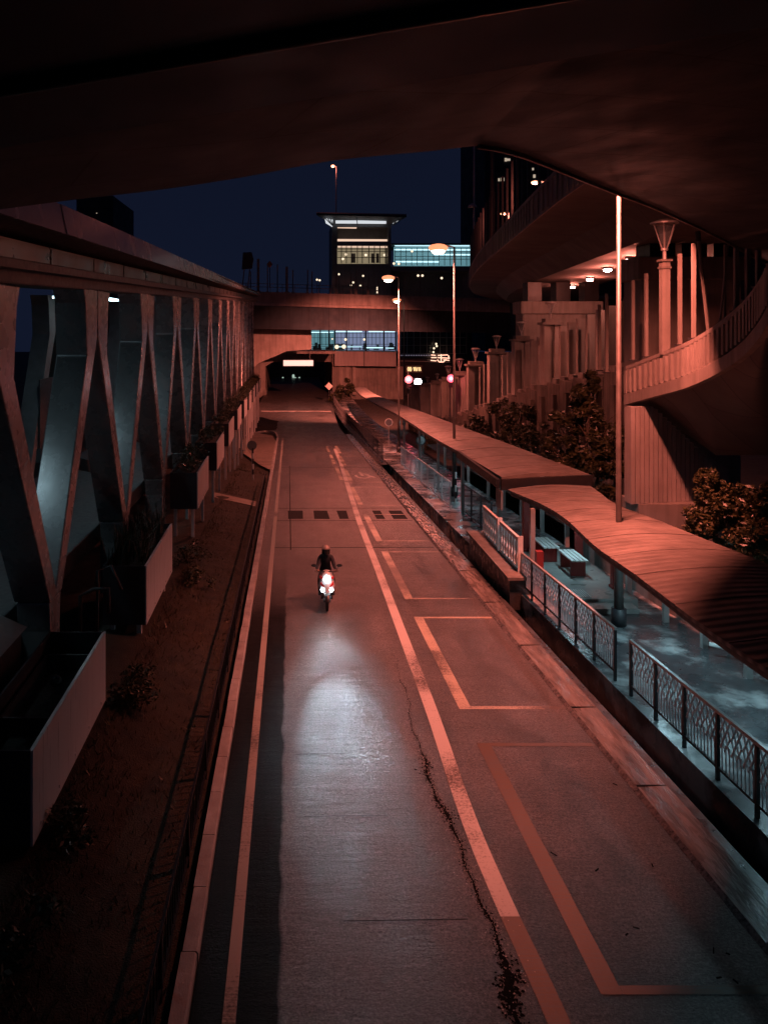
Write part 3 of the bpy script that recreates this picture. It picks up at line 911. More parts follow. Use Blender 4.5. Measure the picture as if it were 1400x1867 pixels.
b.raw(vs, [(0, 1, 2, 3), (7, 6, 5, 4), (0, 4, 5, 1), (1, 5, 6, 2), (2, 6, 7, 3), (3, 7, 4, 0)])
b.build('eave_soffit', M['dark_steel'], fb)
b = MB(); vs = []
for Y in (Y0B, Y1B):
    vs += [(-3.57, Y, bz(1.5, Y)), (-6.2, Y, bz(1.62, Y)), (-9.0, Y, bz(1.5, Y)), (-9.0, Y, bz(1.42, Y)), (-6.2, Y, bz(1.54, Y)), (-3.57, Y, bz(1.42, Y))]
b.raw(vs, [tuple(range(6)), tuple(range(11, 5, -1))] + [(k, 6 + k, 6 + (k + 1) % 6, (k + 1) % 6) for k in range(6)])
b.build('roof', M['dark_steel'], fb)


def bot(Y): return 1.62 - .014 * (Y - 13.2)


def diag(b, ya, yb, x0, x1, w=.52):
    """one web member from its foot (ya) to its head (yb): straight box with a flared, vertical-sided head"""
    za, zb = bot(ya), bz(.31, yb)
    s = 1 if yb > ya else -1
    tp = .2
    n = [(ya - s * w * .15, za), (ya + s * w * .62, za),
         (yb - s * .08 + 0, zb - 1.9 if False else zb - .95), (yb + 0 * s, zb - .55), (yb + 0 * s, zb),
         (yb - s * 1.15, zb), (yb - s * 1.02, zb - .35), (yb - s * .98, zb - 1.05)]
    # inner edge is the one facing the apex centre
    poly = [(ya - s * w * .2, za), (ya + s * w * .6, za + .02), (yb - s * .02, zb - 1.0), (yb, zb - .45), (yb, zb), (yb - s * 1.06, zb), (yb - s * .92, zb - .30), (yb - s * .80, zb - 1.35)]
    b.prism(poly, 'x', x0, x1)


nodes = 0
ft = 13.2 - 5.7
while ft < 86:
    ap = ft + 2.85
    for (a, c) in ((ft + .02, ap - .03), (ft + 5.7 - .02, ap + .03)):
        b = MB(); diag(b, a, c, XT - .62, XT)
        b.build('truss_diagonal', M['steel'], fb, bevel=.025)
    b = MB(); b.prism([(ft - .32, bot(ft) - .003), (ft + .32, bot(ft) - .003), (ft + .26, bot(ft) - .5), (ft + .34, bot(ft) - 1.7), (ft - .34, bot(ft) - 1.7), (ft - .26, bot(ft) - .5)], 'x', XT - .58, XT - .02)
    b.build('truss_foot', M['steel'], fb, bevel=.02)
    if ft < 50:
        for (a, c) in ((ft + .02, ap - .03), (ft + 5.7 - .02, ap + .03)):
            b = MB(); diag(b, a, c, XT - 4.9, XT - 4.3)
            b.build('far_truss_diagonal', M['sign_back'], fb)
    ft += 5.7
b = MB()
vs = []
for Y in (Y0B - 2, Y1B):
    vs += [(XT - .66, Y, bot(Y) - .55), (XT - .72, Y, bot(Y) - .55), (XT - .72, Y, bot(Y) - .1), (XT - .66, Y, bot(Y) - .1)]
b.raw(vs, [(0, 1, 2, 3), (7, 6, 5, 4), (0, 4, 5, 1), (1, 5, 6, 2), (2, 6, 7, 3), (3, 7, 4, 0)])
b.build('bottom_chord', M['dark_steel'], fb, bevel=.03)
b = MB(); vs = []
for Y in (Y0B - 2, Y1B):
    vs += [(XT - .7, Y, bot(Y) - .1), (XT - 4.3, Y, bot(Y) - .1), (XT - 4.3, Y, bot(Y) - .35), (XT - .7, Y, bot(Y) - .35)]
b.raw(vs, [(0, 1, 2, 3), (7, 6, 5, 4), (0, 4, 5, 1), (1, 5, 6, 2), (2, 6, 7, 3), (3, 7, 4, 0)])
b.build('floor', M['dark_steel'], fb)
b = MB()     # inner handrail rising in the bridge
y = 9.0
while y < 86:
    b.bar((XT - .8, y, bot(y) + 2.2), (XT - .8, y + 5.7, bot(y + 5.7) + .95), .09, .26)
    y += 5.7
b.build('stair_handrail', M['dark_steel'], fb)
y = Y0B     # dark panels on the far side of the walkway
while y < 70:
    b = MB(); b.box(XT - 4.28, y, bot(y), XT - 4.24, y + 3.4, bot(y) + 3.1 if int(y) % 2 else bot(y) + 2.4)
    b.build('screen_panel', M['dark_steel'], fb)
    y += 5.7
k = 0
y = 10.0
while y < 70:
    lf = MB(); lf.box(XT - 2.6, y, bz(.18, y), XT - 2.3, y + 1.3, bz(.25, y))
    o = lf.build('ceiling_light', M['glow_tube'], fb)
    light('AREA', 'walkway_light', (XT - 2.45, y + .65, bz(.14, y)), (.55, .82, .95), 15.0 if y < 45 else 11.0, fb, shape='RECTANGLE', size=.3, size_y=1.3)
    y += 5.7
    k += 1

# ------------------------------------------------------------------ planters on the verge, with their plants
M['old_plinth'] = noise_mat('earth_stained_plinth', (.03, .026, .022), (.09, .08, .07), rough=(.8, .95), scale=1.5, bump=.4, bump_scale=10)
PL = [(9.14, 12.75, 1.2, .06), (16.4, 20.0, 1.16, -.1), (25.6, 29.0, 1.43, .22), (32.4, 35.9, 1.43, .25), (38.8, 42.3, 1.43, .29),
      (45.4, 48.9, 1.42, .25), (52.0, 55.5, 1.36, .15), (58.6, 62.1, 1.28, .05), (65.2, 68.7, 1.2, 0), (71.8, 75.3, 1.1, -.1), (78.4, 81.9, 1.0, -.2)]
desc = ['nearest metal trough planter, empty but for a round glass lamp', 'metal trough planter with tall reeds and a bright glint on its side',
        'metal trough planter on legs beyond the reed planter', 'fourth metal trough planter from the camera, above the pale crossing path',
        'fifth metal trough planter from the camera, beside the lay-by', 'sixth metal trough planter from the camera, bushy and orange lit',
        'seventh metal trough planter from the camera along the footbridge', 'eighth metal trough planter from the camera along the footbridge',
        'ninth metal trough planter from the camera along the footbridge', 'tenth metal trough planter from the camera along the footbridge',
        'last metal trough planter before the road underpass']


def leaves(b, c, rad, n, size, squash=(1, 1, 1), seed=0):
    rnd = random.Random(seed)
    for _ in range(n):
        d = Vector((rnd.gauss(0, 1), rnd.gauss(0, 1), rnd.gauss(0, 1)))
        d.normalize()
        r_ = rad * (rnd.random() ** .45)
        p = Vector(c) + Vector((d.x * r_ * squash[0], d.y * r_ * squash[1], d.z * r_ * squash[2]))
        t = Vector((rnd.gauss(0, 1), rnd.gauss(0, 1), rnd.gauss(0, .6))).normalized()
        s = t.cross(Vector((rnd.gauss(0, 1), rnd.gauss(0, 1), rnd.gauss(0, 1)))).normalized()
        l_ = size * rnd.uniform(.6, 1.4); w = l_ * rnd.uniform(.28, .45)
        b.face([p - t * l_ * .5, p + s * w * .5, p + t * l_ * .5, p - s * w * .5])


for k, (ya, yb, zt, zb) in enumerate(PL):
    t = thing('trough_planter', desc[k], 'planter', (-3.55, (ya + yb) / 2, zb), 'trough planters along the footbridge')
    x1, x0 = -3.05, -4.1 + .12
    b = MB(); b.box(x1 - .03, ya, zb, x1, yb, zt)
    b.box(x1 - .05, ya + .01, zt - .05, x1 - .03, yb - .01, zt - .004)
    for q in range(5):
        yy = ya + .3 + (yb - ya - .6) * q / 4
        b.box(x1, yy - .02, zb + .08, x1 + .012, yy + .02, zb + .12)
    b.build('side_panel', M['planter'], t)
    b = MB()
    b.box(x0, ya, zb, x1 - .032, ya + .03, zt - .002); b.box(x0, yb - .03, zb, x1 - .032, yb, zt - .002)
    b.box(x0, ya + .032, zb, x0 + .03, yb - .032, zt - .002); b.box(x0 + .032, ya + .032, zb + .02, x1 - .034, yb - .032, zb + .05)
    b.build('trough', M['planter_unlit'], t)
    b = MB(); b.box(x0 + .035, ya + .035, zb + .06, x1 - .055, yb - .035, zt - (.45 if k == 0 else .12))
    b.build('soil', M['soil'], t)
    if zb - verge_z(-3.5, ya) > .2:
        for xx in (x0 + .15, x1 - .2):
            for yy in (ya + .25, yb - .25):
                b = MB(); b.box(xx - .05, yy - .05, verge_z(-3.5, yy) - .05, xx + .05, yy + .05, zb)
                b.build('leg', M['planter'], t)
    else:
        b = MB(); b.box(x0 + .1, ya + .1, verge_z(-3.5, ya) - .3, x1 - .12, yb - .1, zb - .001); b.build('plinth', M['old_plinth'], t)
# glass globe lamp and inner tray in the empty planter
t = tag(MB().sphere((-3.45, 11.35, 1.02), .085).build('globe_lamp', M['visor'], None, smooth=True), 'small clear glass globe standing in the nearest empty planter', 'globe lamp')
b = MB(); b.box(-3.95 + .05, 10.3, .76, -3.2, 10.34, 1.0); b.box(-3.95 + .05, 12.3, .76, -3.2, 12.34, 1.0); b.box(-3.9, 10.34, .76, -3.86, 12.3, 1.0)
tag(b.build('planting_tray', M['dark_steel']), 'dark inner tray frame lying inside the nearest planter', 'tray')
# reeds of the second planter
rb = MB(); rnd = random.Random(4)
for i in range(420):
    x = rnd.uniform(-3.95, -3.15); Y = rnd.uniform(16.6, 19.8)
    l_ = rnd.uniform(.35, .95); a = rnd.random() * 6.28; bend = rnd.uniform(.1, .7) * l_
    p0 = Vector((x, Y, 1.03)); dx, dy = math.cos(a) * bend, math.sin(a) * bend
    p1 = p0 + Vector((dx * .35, dy * .35, l_ * .65)); p2 = p0 + Vector((dx, dy, l_ * (1.0 if bend < .4 * l_ else .8)))
    s = Vector((-math.sin(a), math.cos(a), 0)) * .011
    rb.face([p0 - s, p0 + s, p1 + s * .8, p1 - s * .8]); rb.face([p1 - s * .8, p1 + s * .8, p2])
tag(rb.build('reeds', M['reed'], recalc=False), 'tuft of tall thin reeds growing in the second planter', 'reeds')
for k in range(2, 11):
    ya, yb, zt, zb = PL[k]
    b = MB()
    nclump = 7
    for q in range(nclump):
        leaves(b, (-3.5 + random.uniform(-.25, .25), ya + .3 + (yb - ya - .6) * q / (nclump - 1), zt + .08 + random.uniform(0, .25)), random.uniform(.28, .46) * (1.25 if k > 4 else 1), 170, .12, (1, 1, .7), k * 31 + q)
    for q in range(5):
        Y = ya + .4 + (yb - ya - .8) * q / 4
        b.tube([(-3.5, Y, zt - .15), (-3.5 + random.uniform(-.1, .1), Y, zt + .2)], [.015, .008], 5)
    tag(b.build('planter_shrub', M['leaf'], recalc=False), 'bushy shrub filling the %s planter from the camera' % ORD[k], 'shrub', 'shrubs in the planters')
# shrubs at the foot of the planters
for k, (x, Y, r_, n, lab) in enumerate(((-2.75, 13.6, .5, 900, 'orange lit leafy shrub on the bank between the two nearest planters'), (-2.7, 9.6, .35, 420, 'low leafy shrub against the side of the nearest planter'),
                                     (-2.65, 20.8, .4, 500, 'low shrub at the far end of the reed planter'), (-3.0, 22.6, .5, 500, 'dark shrub between the reed planter and the legged planter'), (-2.7, 7.6, .35, 400, 'low shrub on the bank at the bottom left corner'))):
    t = thing('verge_shrub', lab, 'shrub', (x, Y, verge_z(x, Y)), 'shrubs on the grass bank')
    b = MB(); rnd = random.Random(k + 60)
    for q in range(7):
        leaves(b, (x + rnd.gauss(0, r_ * .45), Y + rnd.gauss(0, r_ * .8), verge_z(x, Y) + r_ * rnd.uniform(.2, .7)), r_ * .5, n // 7, .1, (1, 1, .8), k * 9 + q)
    b.build('foliage', M['leaf'], t, recalc=False)
    b = MB()
    for q in range(4):
        b.tube([(x, Y, verge_z(x, Y) - .05), (x + rnd.gauss(0, .15), Y + rnd.gauss(0, .15), verge_z(x, Y) + r_ * .8)], [.014, .006], 5)
    b.build('stem', M['bark'], t)
# utility box and pipework at the foot of the first V
t = thing('utility_box', 'dark squat metal cabinet at the foot of the nearest truss V', 'cabinet', (-4.6, 12.4, .6))
b = MB(); b.box(-5.2, 11.0, .5, -4.25, 12.2, 1.45); b.build('cabinet', M['dark_steel'], t, bevel=.02)
b = MB(); b.raw([(-5.3, 10.9, 1.45), (-4.2, 10.9, 1.45), (-4.2, 12.3, 1.45), (-5.3, 12.3, 1.45), (-4.75, 11.0, 1.75), (-4.75, 12.2, 1.75)], [(0, 1, 4), (1, 2, 5, 4), (2, 3, 5), (3, 0, 4, 5), (3, 2, 1, 0)]); b.build('lid', M['sign_back'], t)
b = MB(); b.tube([(-3.7, 13.6, .3), (-3.7, 13.6, 1.5), (-3.45, 13.6, 1.62), (-3.2, 13.6, 1.62), (-3.2, 13.6, 1.2)], .035, 8)
b.tube([(-3.55, 14.2, .3), (-3.55, 14.2, 1.75), (-3.3, 14.2, 1.85), (-3.1, 14.2, 1.4)], .03, 8)
tag(b.build('vent_pipe', M['dark_steel'], None, smooth=True), 'bent dark pipes rising beside the nearest truss V foot', 'pipe')

# ------------------------------------------------------------------ railings
def railing(name, label, x, ya, yb, base, height, pitch=1.36, style='fancy', group=None, xb=None, mat='rail', fill='lattice'):
    xb = x if xb is None else xb
    X = lambda Y: x + (xb - x) * (Y - ya) / (yb - ya)
    t = thing(name, label, 'railing', (x, ya, zr(ya) + base), group)
    b = MB()
    n = max(1, int(round((yb - ya) / pitch)))
    for i in range(n + 1):
        Y = ya + (yb - ya) * i / n
        q = MB(); q.box(X(Y) - .025, Y - .025, zr(Y) + base - .12, X(Y) + .025, Y + .025, zr(Y) + base + height - .001)
        q.build('post', M[mat], t)
    q = MB(); q.bar((X(ya), ya - .03, zr(ya) + base + height), (X(yb), yb + .03, zr(yb) + base + height), .055 if style == 'fancy' else .03, .05 if style == 'fancy' else .03); q.build('top_rail', M['pole' if style == 'fancy' else mat], t)
    q = MB(); q.bar((X(ya), ya, zr(ya) + base + .09), (X(yb), yb, zr(yb) + base + .09), .04, .04); q.build('bottom_rail', M[mat], t)
    q = MB()
    for i in range(n):
        y0 = ya + (yb - ya) * i / n; y1 = ya + (yb - ya) * (i + 1) / n
        if style == 'fancy':
            m_ = 3
            for j in range(m_):
                a = y0 + .05 + (y1 - y0 - .1) * j / m_; c = y0 + .05 + (y1 - y0 - .1) * (j + 1) / m_
                P = lambda yy, hh: (X(yy), yy, zr(yy) + base + hh)
                for u in (.0, .33, .67):
                    yy = a + (c - a) * (u + .08)
                    q.tube([P(yy, .1), P(yy + .01, height * .55)], .011, 5, False)
                mid = (a + c) / 2
                q.tube([P(a + .02, height * .45), P(mid, height * .7), P(c - .02, height * .95)], .015, 5, False)
                q.tube([P(c - .02, height * .45), P(mid, height * .7), P(a + .02, height * .95)], .015, 5, False)
                q.tube([P(a + .02, height * .7), P(mid, height * .95), P(c - .02, height * .7), P(mid, height * .45), P(a + .02, height * .7)], .015, 5, False)
        else:
            m_ = max(2, int((y1 - y0) / .16))
            for j in range(1, m_):
                yy = y0 + (y1 - y0) * j / m_
                q.bar((X(yy), yy, zr(yy) + base + .08), (X(yy), yy, zr(yy) + base + height), .012)
    if style != 'fancy':
        for hh in (.11, height - .04):
            q.bar((X(ya), ya, zr(ya) + base + hh), (X(yb), yb, zr(yb) + base + hh), .012, .012)
    q.build('infill', M[fill], t)
    return t


railing('railing', 'ornamental dark railing at the lower right corner, nearer of the pair', 6.33, 5.6, 14.25, .2, .92, 1.0, 'fancy', 'ornamental railings beside the drain')
railing('railing', 'ornamental dark railing beyond the gap, ending at the shelter post', 6.33, 14.95, 21.1, .2, .92, 1.0, 'fancy', 'ornamental railings beside the drain')
railing('railing', 'black low railing along the left kerb', -1.27, 5.5, 40, .03, .62, 2.0, 'plain', None, mat='rail', fill='rail')
railing('railing', 'grey barred fence beside the round signs under the far canopy', 6.9, 33.0, 47.5, .12, 1.15, 1.8, 'plain', 'barred fences under the far canopy', xb=6.9, mat='lattice', fill='lattice')
railing('railing', 'dark barred fence at the far canopy end nearest the striped post', 7.25, 27.6, 32.2, .12, 1.2, 1.4, 'plain', 'barred fences under the far canopy', mat='dark_steel', fill='dark_steel')
railing('railing', 'far dark fence lining the right kerb towards the underpass', 6.05, 50, 118, .05, 1.1, 3.0, 'plain', None, xb=6.3, mat='dark_steel', fill='dark_steel')

# ornamental white balustrade on a raised culvert block
t = thing('balustrade', 'pale cast balustrade of two panels standing on a dark culvert block', 'balustrade', (6.3, 23, zr(23) + .15))
b = MB(); b.box(5.9, 20.6, zr(23) - .2, 6.6, 25.2, zr(23) + .62); b.build('culvert_block', M['drain'], t)
b = MB(); b.box(5.82, 20.5, zr(23) + .622, 6.62, 25.3, zr(23) + .70); b.build('block_coping', M['concrete_dark'], t)
for (ya, yb) in ((21.0, 22.9), (23.05, 24.9)):
    zb_ = zr(23) + .70
    b = MB(); b.box(6.25, ya, zb_, 6.33, yb, zb_ + .08); b.box(6.25, ya, zb_ + .82, 6.33, yb, zb_ + .92)
    for q in range(8):
        yy = ya + .05 + (yb - ya - .1) * q / 7
        b.tube([(6.29, yy, zb_ + .08), (6.29, yy, zb_ + .3), (6.29, yy, zb_ + .45), (6.29, yy, zb_ + .6), (6.29, yy, zb_ + .82)], [.03, .055, .025, .05, .03], 8)
    b.build('panel', M['white'], t)
    b = MB(); b.box(6.22, ya - .07, zb_ - .0, 6.36, ya - .005, zb_ + .98); b.build('post', M['white'], t)

# ------------------------------------------------------------------ canopies, platform, benches
def canopy(name, label, pts_left, pts_right, zoff, mat, posts_l, posts_r, thick=.05, group=None, wave=0.0):
    t = thing(name, label, 'canopy', (7.8, pts_left[0][1], zr(pts_left[0][1])), group)
    b = MB()
    L = spline([(x, Y, zr(Y) + zoff) for x, Y in pts_left], 8); Rr = spline([(x, Y, zr(Y) + zoff + .1) for x, Y in pts_right], 8)
    n = len(L)
    for i in range(n - 1):
        m_ = 6
        for j in range(m_):
            def P(i_, j_):
                u = j_ / m_
                p = L[i_].lerp(Rr[i_], u); p.z += .09 * math.sin(math.pi * u)
                return p
            q = [P(i, j), P(i, j + 1), P(i + 1, j + 1), P(i + 1, j)]
            b.face(q); b.face([p - Vector((0, 0, thick)) for p in q][::-1])
        b.face([L[i], L[i + 1], L[i + 1] - Vector((0, 0, thick)), L[i] - Vector((0, 0, thick))])
        b.face([Rr[i + 1], Rr[i], Rr[i] - Vector((0, 0, thick)), Rr[i + 1] - Vector((0, 0, thick))])
    for e in (0, n - 1):
        for j in range(6):
            def P2(j_):
                u = j_ / 6; p = L[e].lerp(Rr[e], u); p.z += .09 * math.sin(math.pi * u); return p
            b.face([P2(j), P2(j + 1), P2(j + 1) - Vector((0, 0, thick)), P2(j) - Vector((0, 0, thick))])
    for i in range(4, n - 2, 5):
        for j in range(6):
            p0 = L[i].lerp(Rr[i], j / 6); p1 = L[i].lerp(Rr[i], (j + 1) / 6)
            p0.z += .09 * math.sin(math.pi * j / 6) + .004; p1.z += .09 * math.sin(math.pi * (j + 1) / 6) + .004
            b.bar(p0, p1, .05, .014)
    b.build('roof_sheet', mat, t, smooth=False)
    b = MB()
    for P_, dx in ((L, .12), (Rr, -.12)):
        b = MB()
        for a, c in zip(P_, P_[1:]):
            b.bar(a + Vector((dx, 0, -.12)), c + Vector((dx, 0, -.12)), .1, .12)
        b.build('edge_beam', M['dark_steel'], t)
    for (x, Y, h_) in posts_l + posts_r:
        b = MB(); b.box(x - .06, Y - .06, zr(Y) + .1, x + .06, Y + .06, zr(Y) + h_); b.build('post', M['pole'], t)
    return t


canopy('canopy', 'near corrugated canopy roof, orange lit at its far end and dark near the camera',
       [(5.85, 4.0), (5.95, 8.5), (6.05, 11.2), (6.3, 14), (6.45, 16.2), (6.85, 19), (6.95, 21), (6.75, 23.3), (6.75, 23.75)],
       [(9.1, 4.0), (9.05, 8.5), (9.0, 11.2), (8.95, 14), (8.9, 16.2), (8.85, 18.5), (8.75, 20.5), (9.1, 22.6), (9.3, 23.75)], 2.42, M['roof'],
       [(6.6, 20.9, 2.35)], [(8.95, 9.3, 2.4), (8.95, 11.6, 2.4), (8.95, 13.4, 2.4), (8.95, 15, 2.4), (8.95, 16.6, 2.4), (8.95, 18.3, 2.4), (8.95, 20.3, 2.4), (8.95, 22.8, 2.4)], .06, 'canopies over the bus platform')
canopy('canopy', 'long far canopy roof running back to the underpass, plain sheet with black front edge',
       [(6.7, 24.3), (6.85, 28.5), (6.95, 33), (7.15, 40), (7.6, 50), (7.9, 58), (8.1, 72), (8.3, 90), (8.5, 101)],
       [(9.45, 24.3), (9.5, 28.5), (9.6, 33), (9.65, 40), (9.8, 50), (9.9, 58), (10.0, 72), (10, 90), (10, 101)], 2.72, M['roof_far'],
       [(7.1, 26, 2.6), (7.2, 32, 2.6), (7.35, 38, 2.6), (7.6, 45, 2.6), (7.9, 53, 2.6)], [(9.2, 25.5, 2.6), (9.2, 28, 2.6), (9.2, 30.5, 2.6), (9.2, 33, 2.6), (9.3, 36, 2.6), (9.3, 40, 2.6), (9.3, 46, 2.6), (9.4, 54, 2.6)], .12, 'canopies over the bus platform')
tb = thing('fascia_board', 'black fascia board across the near end of the far canopy', 'fascia', (8, 24.2, 1.4))
b = MB(); b.raw([(6.65, 24.22, zr(24) + 2.32), (9.5, 24.22, zr(24) + 2.36), (9.5, 24.22, zr(24) + 2.80), (6.65, 24.22, zr(24) + 2.66), (6.65, 24.12, zr(24) + 2.32), (9.5, 24.12, zr(24) + 2.36), (9.5, 24.12, zr(24) + 2.80), (6.65, 24.12, zr(24) + 2.66)],
                [(0, 1, 2, 3), (4, 7, 6, 5), (0, 4, 5, 1), (1, 5, 6, 2), (2, 6, 7, 3), (3, 7, 4, 0)])
b.box(6.55, 24.3, zr(27) + 2.5, 6.66, 30.2, zr(26) + 2.72)
b.build('board', M['black'], tb)
b = MB(); b.box(6.6, 24.0, zr(24) + 1.72, 6.66, 24.6, zr(24) + 2.3); b.build('hanging_sign', M['sign_back'], tb)

# raised boarding platform with benches under the near canopy
pf = thing('boarding_platform', 'raised concrete boarding platform with a lit step edge under the near canopy', 'platform', (7.9, 21.5, zr(21)))
b = MB(); b.box(6.75, 19.4, zr(21) + .1, 8.8, 24.0, zr(21) + .42); b.build('slab', M['platform'], pf, bevel=.02)
b = MB()
for q in range(9):
    b.box(7.15 + q * .06, 19.5, zr(21) + .42, 7.18 + q * .06, 20.1, zr(21) + .43)
b.build('tactile_strip', M['white'], pf)
b = MB(); b.box(6.8, 18.9, zr(19) + .1, 8.6, 19.39, zr(19) + .25); b.build('step', M['platform'], pf)


def bench(label, x, Y, red_legs=True):
    z = zr(21) + .43
    t = thing('bench', label, 'bench', (x, Y, z), 'slatted benches on the platform')
    b = MB()
    for q in range(4):
        b.box(x - .22 + q * .12, Y - .55, z + .42, x - .13 + q * .12, Y + .55, z + .46)
    b.build('seat', M['white'], t)
    for s in (-.4, .4):
        b = MB(); b.box(x - .2, Y + s - .03, z, x + .2, Y + s + .03, z + .415); b.build('leg', M['red'], t)


bench('white slatted bench on the platform, farther of the two', 7.62, 22.9)
bench('white slatted bench on the platform, nearer of the two', 7.95, 21.6)
for k, (x, Y, lab) in enumerate(((7.25, 23.6, 'red square pillar behind the benches at the platform corner'), (8.35, 22.2, 'red square pillar beside the farther bench'), (8.55, 20.2, 'red pillar at the near end of the platform'), (6.62, 20.4, 'short red pillar beside the ornamental railing end'))):
    b = MB(); h_ = .9 if k == 3 else 1.9
    b.box(x - .09, Y - .09, zr(21) + (.44 if k != 3 else .12), x + .09, Y + .09, zr(21) + h_ + .45)
    b.box(x - .12, Y - .12, zr(21) + (.435 if k != 3 else .115), x + .12, Y + .12, zr(21) + .5)
    tag(b.build('pillar', M['red']), lab, 'pillar', 'red pillars of the platform')
# fluorescent fittings below the canopies
ff = None
for k, (x, Y, p) in enumerate(((7.9, 21.6, 60), (7.9, 16.4, 100), (8.2, 12.6, 150), (8.2, 7.2, 30), (8.1, 27, 60), (8.2, 33, 60), (8.4, 39, 60), (8.6, 46, 60), (8.8, 55, 50))):
    z = zr(Y) + (2.32 if Y < 24 else 2.52)
    lab = 'fluorescent tube fitting under the %s canopy, %s from the camera' % (('near', ['fourth', 'third', 'second', 'first'][k]) if k < 4 else ('far', ORD[k - 4]))
    t = thing('tube_light', lab, 'tube light', (x, Y, z), 'fluorescent lights under the canopies')
    b = MB(); b.box(x - .07, Y - .62, z + .03, x + .07, Y + .62, z + .08); b.build('housing', M['white'], t)
    b = MB(); b.tube([(x, Y - .58, z + .005), (x, Y + .58, z + .005)], .018, 8); b.build('tube', M['glow_tube'], t)
    light('AREA', 'tube_glow', (x, Y, z - .03), COOL, p * .36, t, shape='RECTANGLE', size=.12, size_y=1.2)

# low boundary wall behind the pavement + drainpipes
t = thing('boundary_wall', 'low stained concrete wall behind the pavement under the near canopy', 'wall', (9.4, 10, zr(10)))
b = MB()
y = 3.0
while y < 24.0:
    b.box(9.36, y + .01, zr(y) - .3, 9.52, y + 2.37, zr(y + 1) + 1.0); y += 2.4
b.build('wall_panel', M['concrete_dark'], t)
b = MB()
b.tube([(9.2, 15.9, zr(16) + 2.3), (9.2, 15.9, zr(16) + .45), (9.1, 16.0, zr(16) + .35), (8.85, 16.2, zr(16) + .35)], .05, 10)
b.tube([(9.2, 12.6, zr(12) + 2.3), (9.2, 12.6, zr(12) + .2)], .045, 10)
b.build('drainpipe', M['white'], t, smooth=True)
# retaining ground behind the wall (planted bank rising to the ramp)
b = MB()
for i in range(14):
    ya, yb = -2 + i * 4, 2 + i * 4
    P = [(9.54, zr(ya) + .7), (11.5, zr(ya) + .9), (14, zr(ya) + .9), (40, zr(ya) + .8)]
    Q = [(9.54, zr(yb) + .7), (11.5, zr(yb) + .9), (14, zr(yb) + .9), (40, zr(yb) + .8)]
    for k in range(3):
        b.face([(P[k][0], ya, P[k][1]), (P[k + 1][0], ya, P[k + 1][1]), (Q[k + 1][0], yb, Q[k + 1][1]), (Q[k][0], yb, Q[k][1])])
tag(b.build('planted_bank', M['ground'], smooth=True), kind='structure')


# ------------------------------------------------------------------ street lamps
def street_lamp(label, x, Y, ztop, side=-1, power=LAMP_W, arm=.6, cone=140, blend=.6, tilt=0.0, pitch=0.0, dy=0.0):
    zb = zr(Y) + .12
    t = thing('street_lamp', label, 'street lamp', (x, Y, zb), 'sodium street lamps along the canopy')
    b = MB(); b.tube([(x, Y, zb), (x, Y, zb + 2.2), (x, Y, zb + 2.25), (x, Y, ztop)], [.11, .10, .068, .042], 12); b.build('pole', M['lamp_post'], t, smooth=True)
    b = MB(); b.tube([(x, Y, zb), (x, Y, zb + .4)], .17, 12); b.build('base_sleeve', M['dark_steel'], t, smooth=True)
    b = MB(); b.tube([(x, Y, ztop - .02), (x + side * arm * .6, Y + dy * .6, ztop + .06), (x + side * arm, Y + dy, ztop + .06)], .035, 8); b.build('arm', M['pole'], t, smooth=True)
    hx = x + side * (arm + .15); Yh = Y + dy
    b = MB(); b.raw([(hx - .34, Yh - .13, ztop + .0), (hx + .3, Yh - .13, ztop + .02), (hx + .3, Yh + .13, ztop + .02), (hx - .34, Yh + .13, ztop + .0),
                     (hx - .24, Yh - .09, ztop + .14), (hx + .26, Yh - .08, ztop + .13), (hx + .26, Yh + .08, ztop + .13), (hx - .24, Yh + .09, ztop + .14)],
                    [(4, 5, 6, 7), (0, 4, 7, 3), (1, 2, 6, 5), (0, 1, 5, 4), (3, 7, 6, 2), (3, 2, 1, 0)])
    hd = b.build('lamp_head', M['sign_back'], t, bevel=.02)
    b = MB(); b.sphere((hx, Yh, ztop - .05), .46, .3, .20); b.build('lamp_bowl', M['glow_bowl'], t, smooth=True)
    b = MB(); b.sphere((hx, Yh, ztop - .17), .33, .24, .2); b.build('bulb', M['glow_bulb'], t, smooth=True)
    o = light('SPOT', 'sodium_light', (hx, Yh, ztop - .36), SODIUM, power, t, spot_size=R(cone), spot_blend=blend, shadow_soft_size=.22)
    o.rotation_euler = (R(pitch), R(-tilt), 0)
    return t


street_lamp('tall street lamp post piercing the near canopy roof, its head hidden by the overhead deck', 7.75, 18.1, 11.2, power=LAMP_W * 3.7, cone=134, blend=.55, tilt=17, arm=.35, dy=-.7)
street_lamp('lit street lamp with the large orange glow above the middle of the far canopy', 7.75, 36.2, 10.1, power=LAMP_W * .95, cone=132, tilt=8)
street_lamp('lit street lamp farther back, its glow in front of the far overpass', 7.75, 54.5, 9.9, power=LAMP_W * 3.0, cone=156, blend=.3, tilt=-16)
street_lamp('slim street lamp post farthest along the canopy, below the far overpass', 11.9, 80, 9.3, power=LAMP_W * 30, cone=90, blend=1.0, pitch=53, tilt=-15)

# ------------------------------------------------------------------ signs and marker posts
def marker(label, x, Y, h_, zb=None):
    zb = zr(Y) + .12 if zb is None else zb
    t = thing('marker_post', label, 'marker post', (x, Y, zb), 'striped marker posts')
    n = 6
    for c, nm, mt in ((0, 'white_bands', 'white'), (1, 'black_bands', 'black')):
        b = MB()
        for i in range(c, n, 2):
            b.tube([(x, Y, zb + h_ * i / n), (x, Y, zb + h_ * (i + 1) / n)], .045, 8)
        b.build(nm, M[mt], t)


marker('black and white striped post on the pavement before the far canopy', 7.3, 33.8, 1.75)
marker('black and white striped post on the left verge beside the lay-by', -1.95, 41, 1.7, verge_z(-1.95, 41))


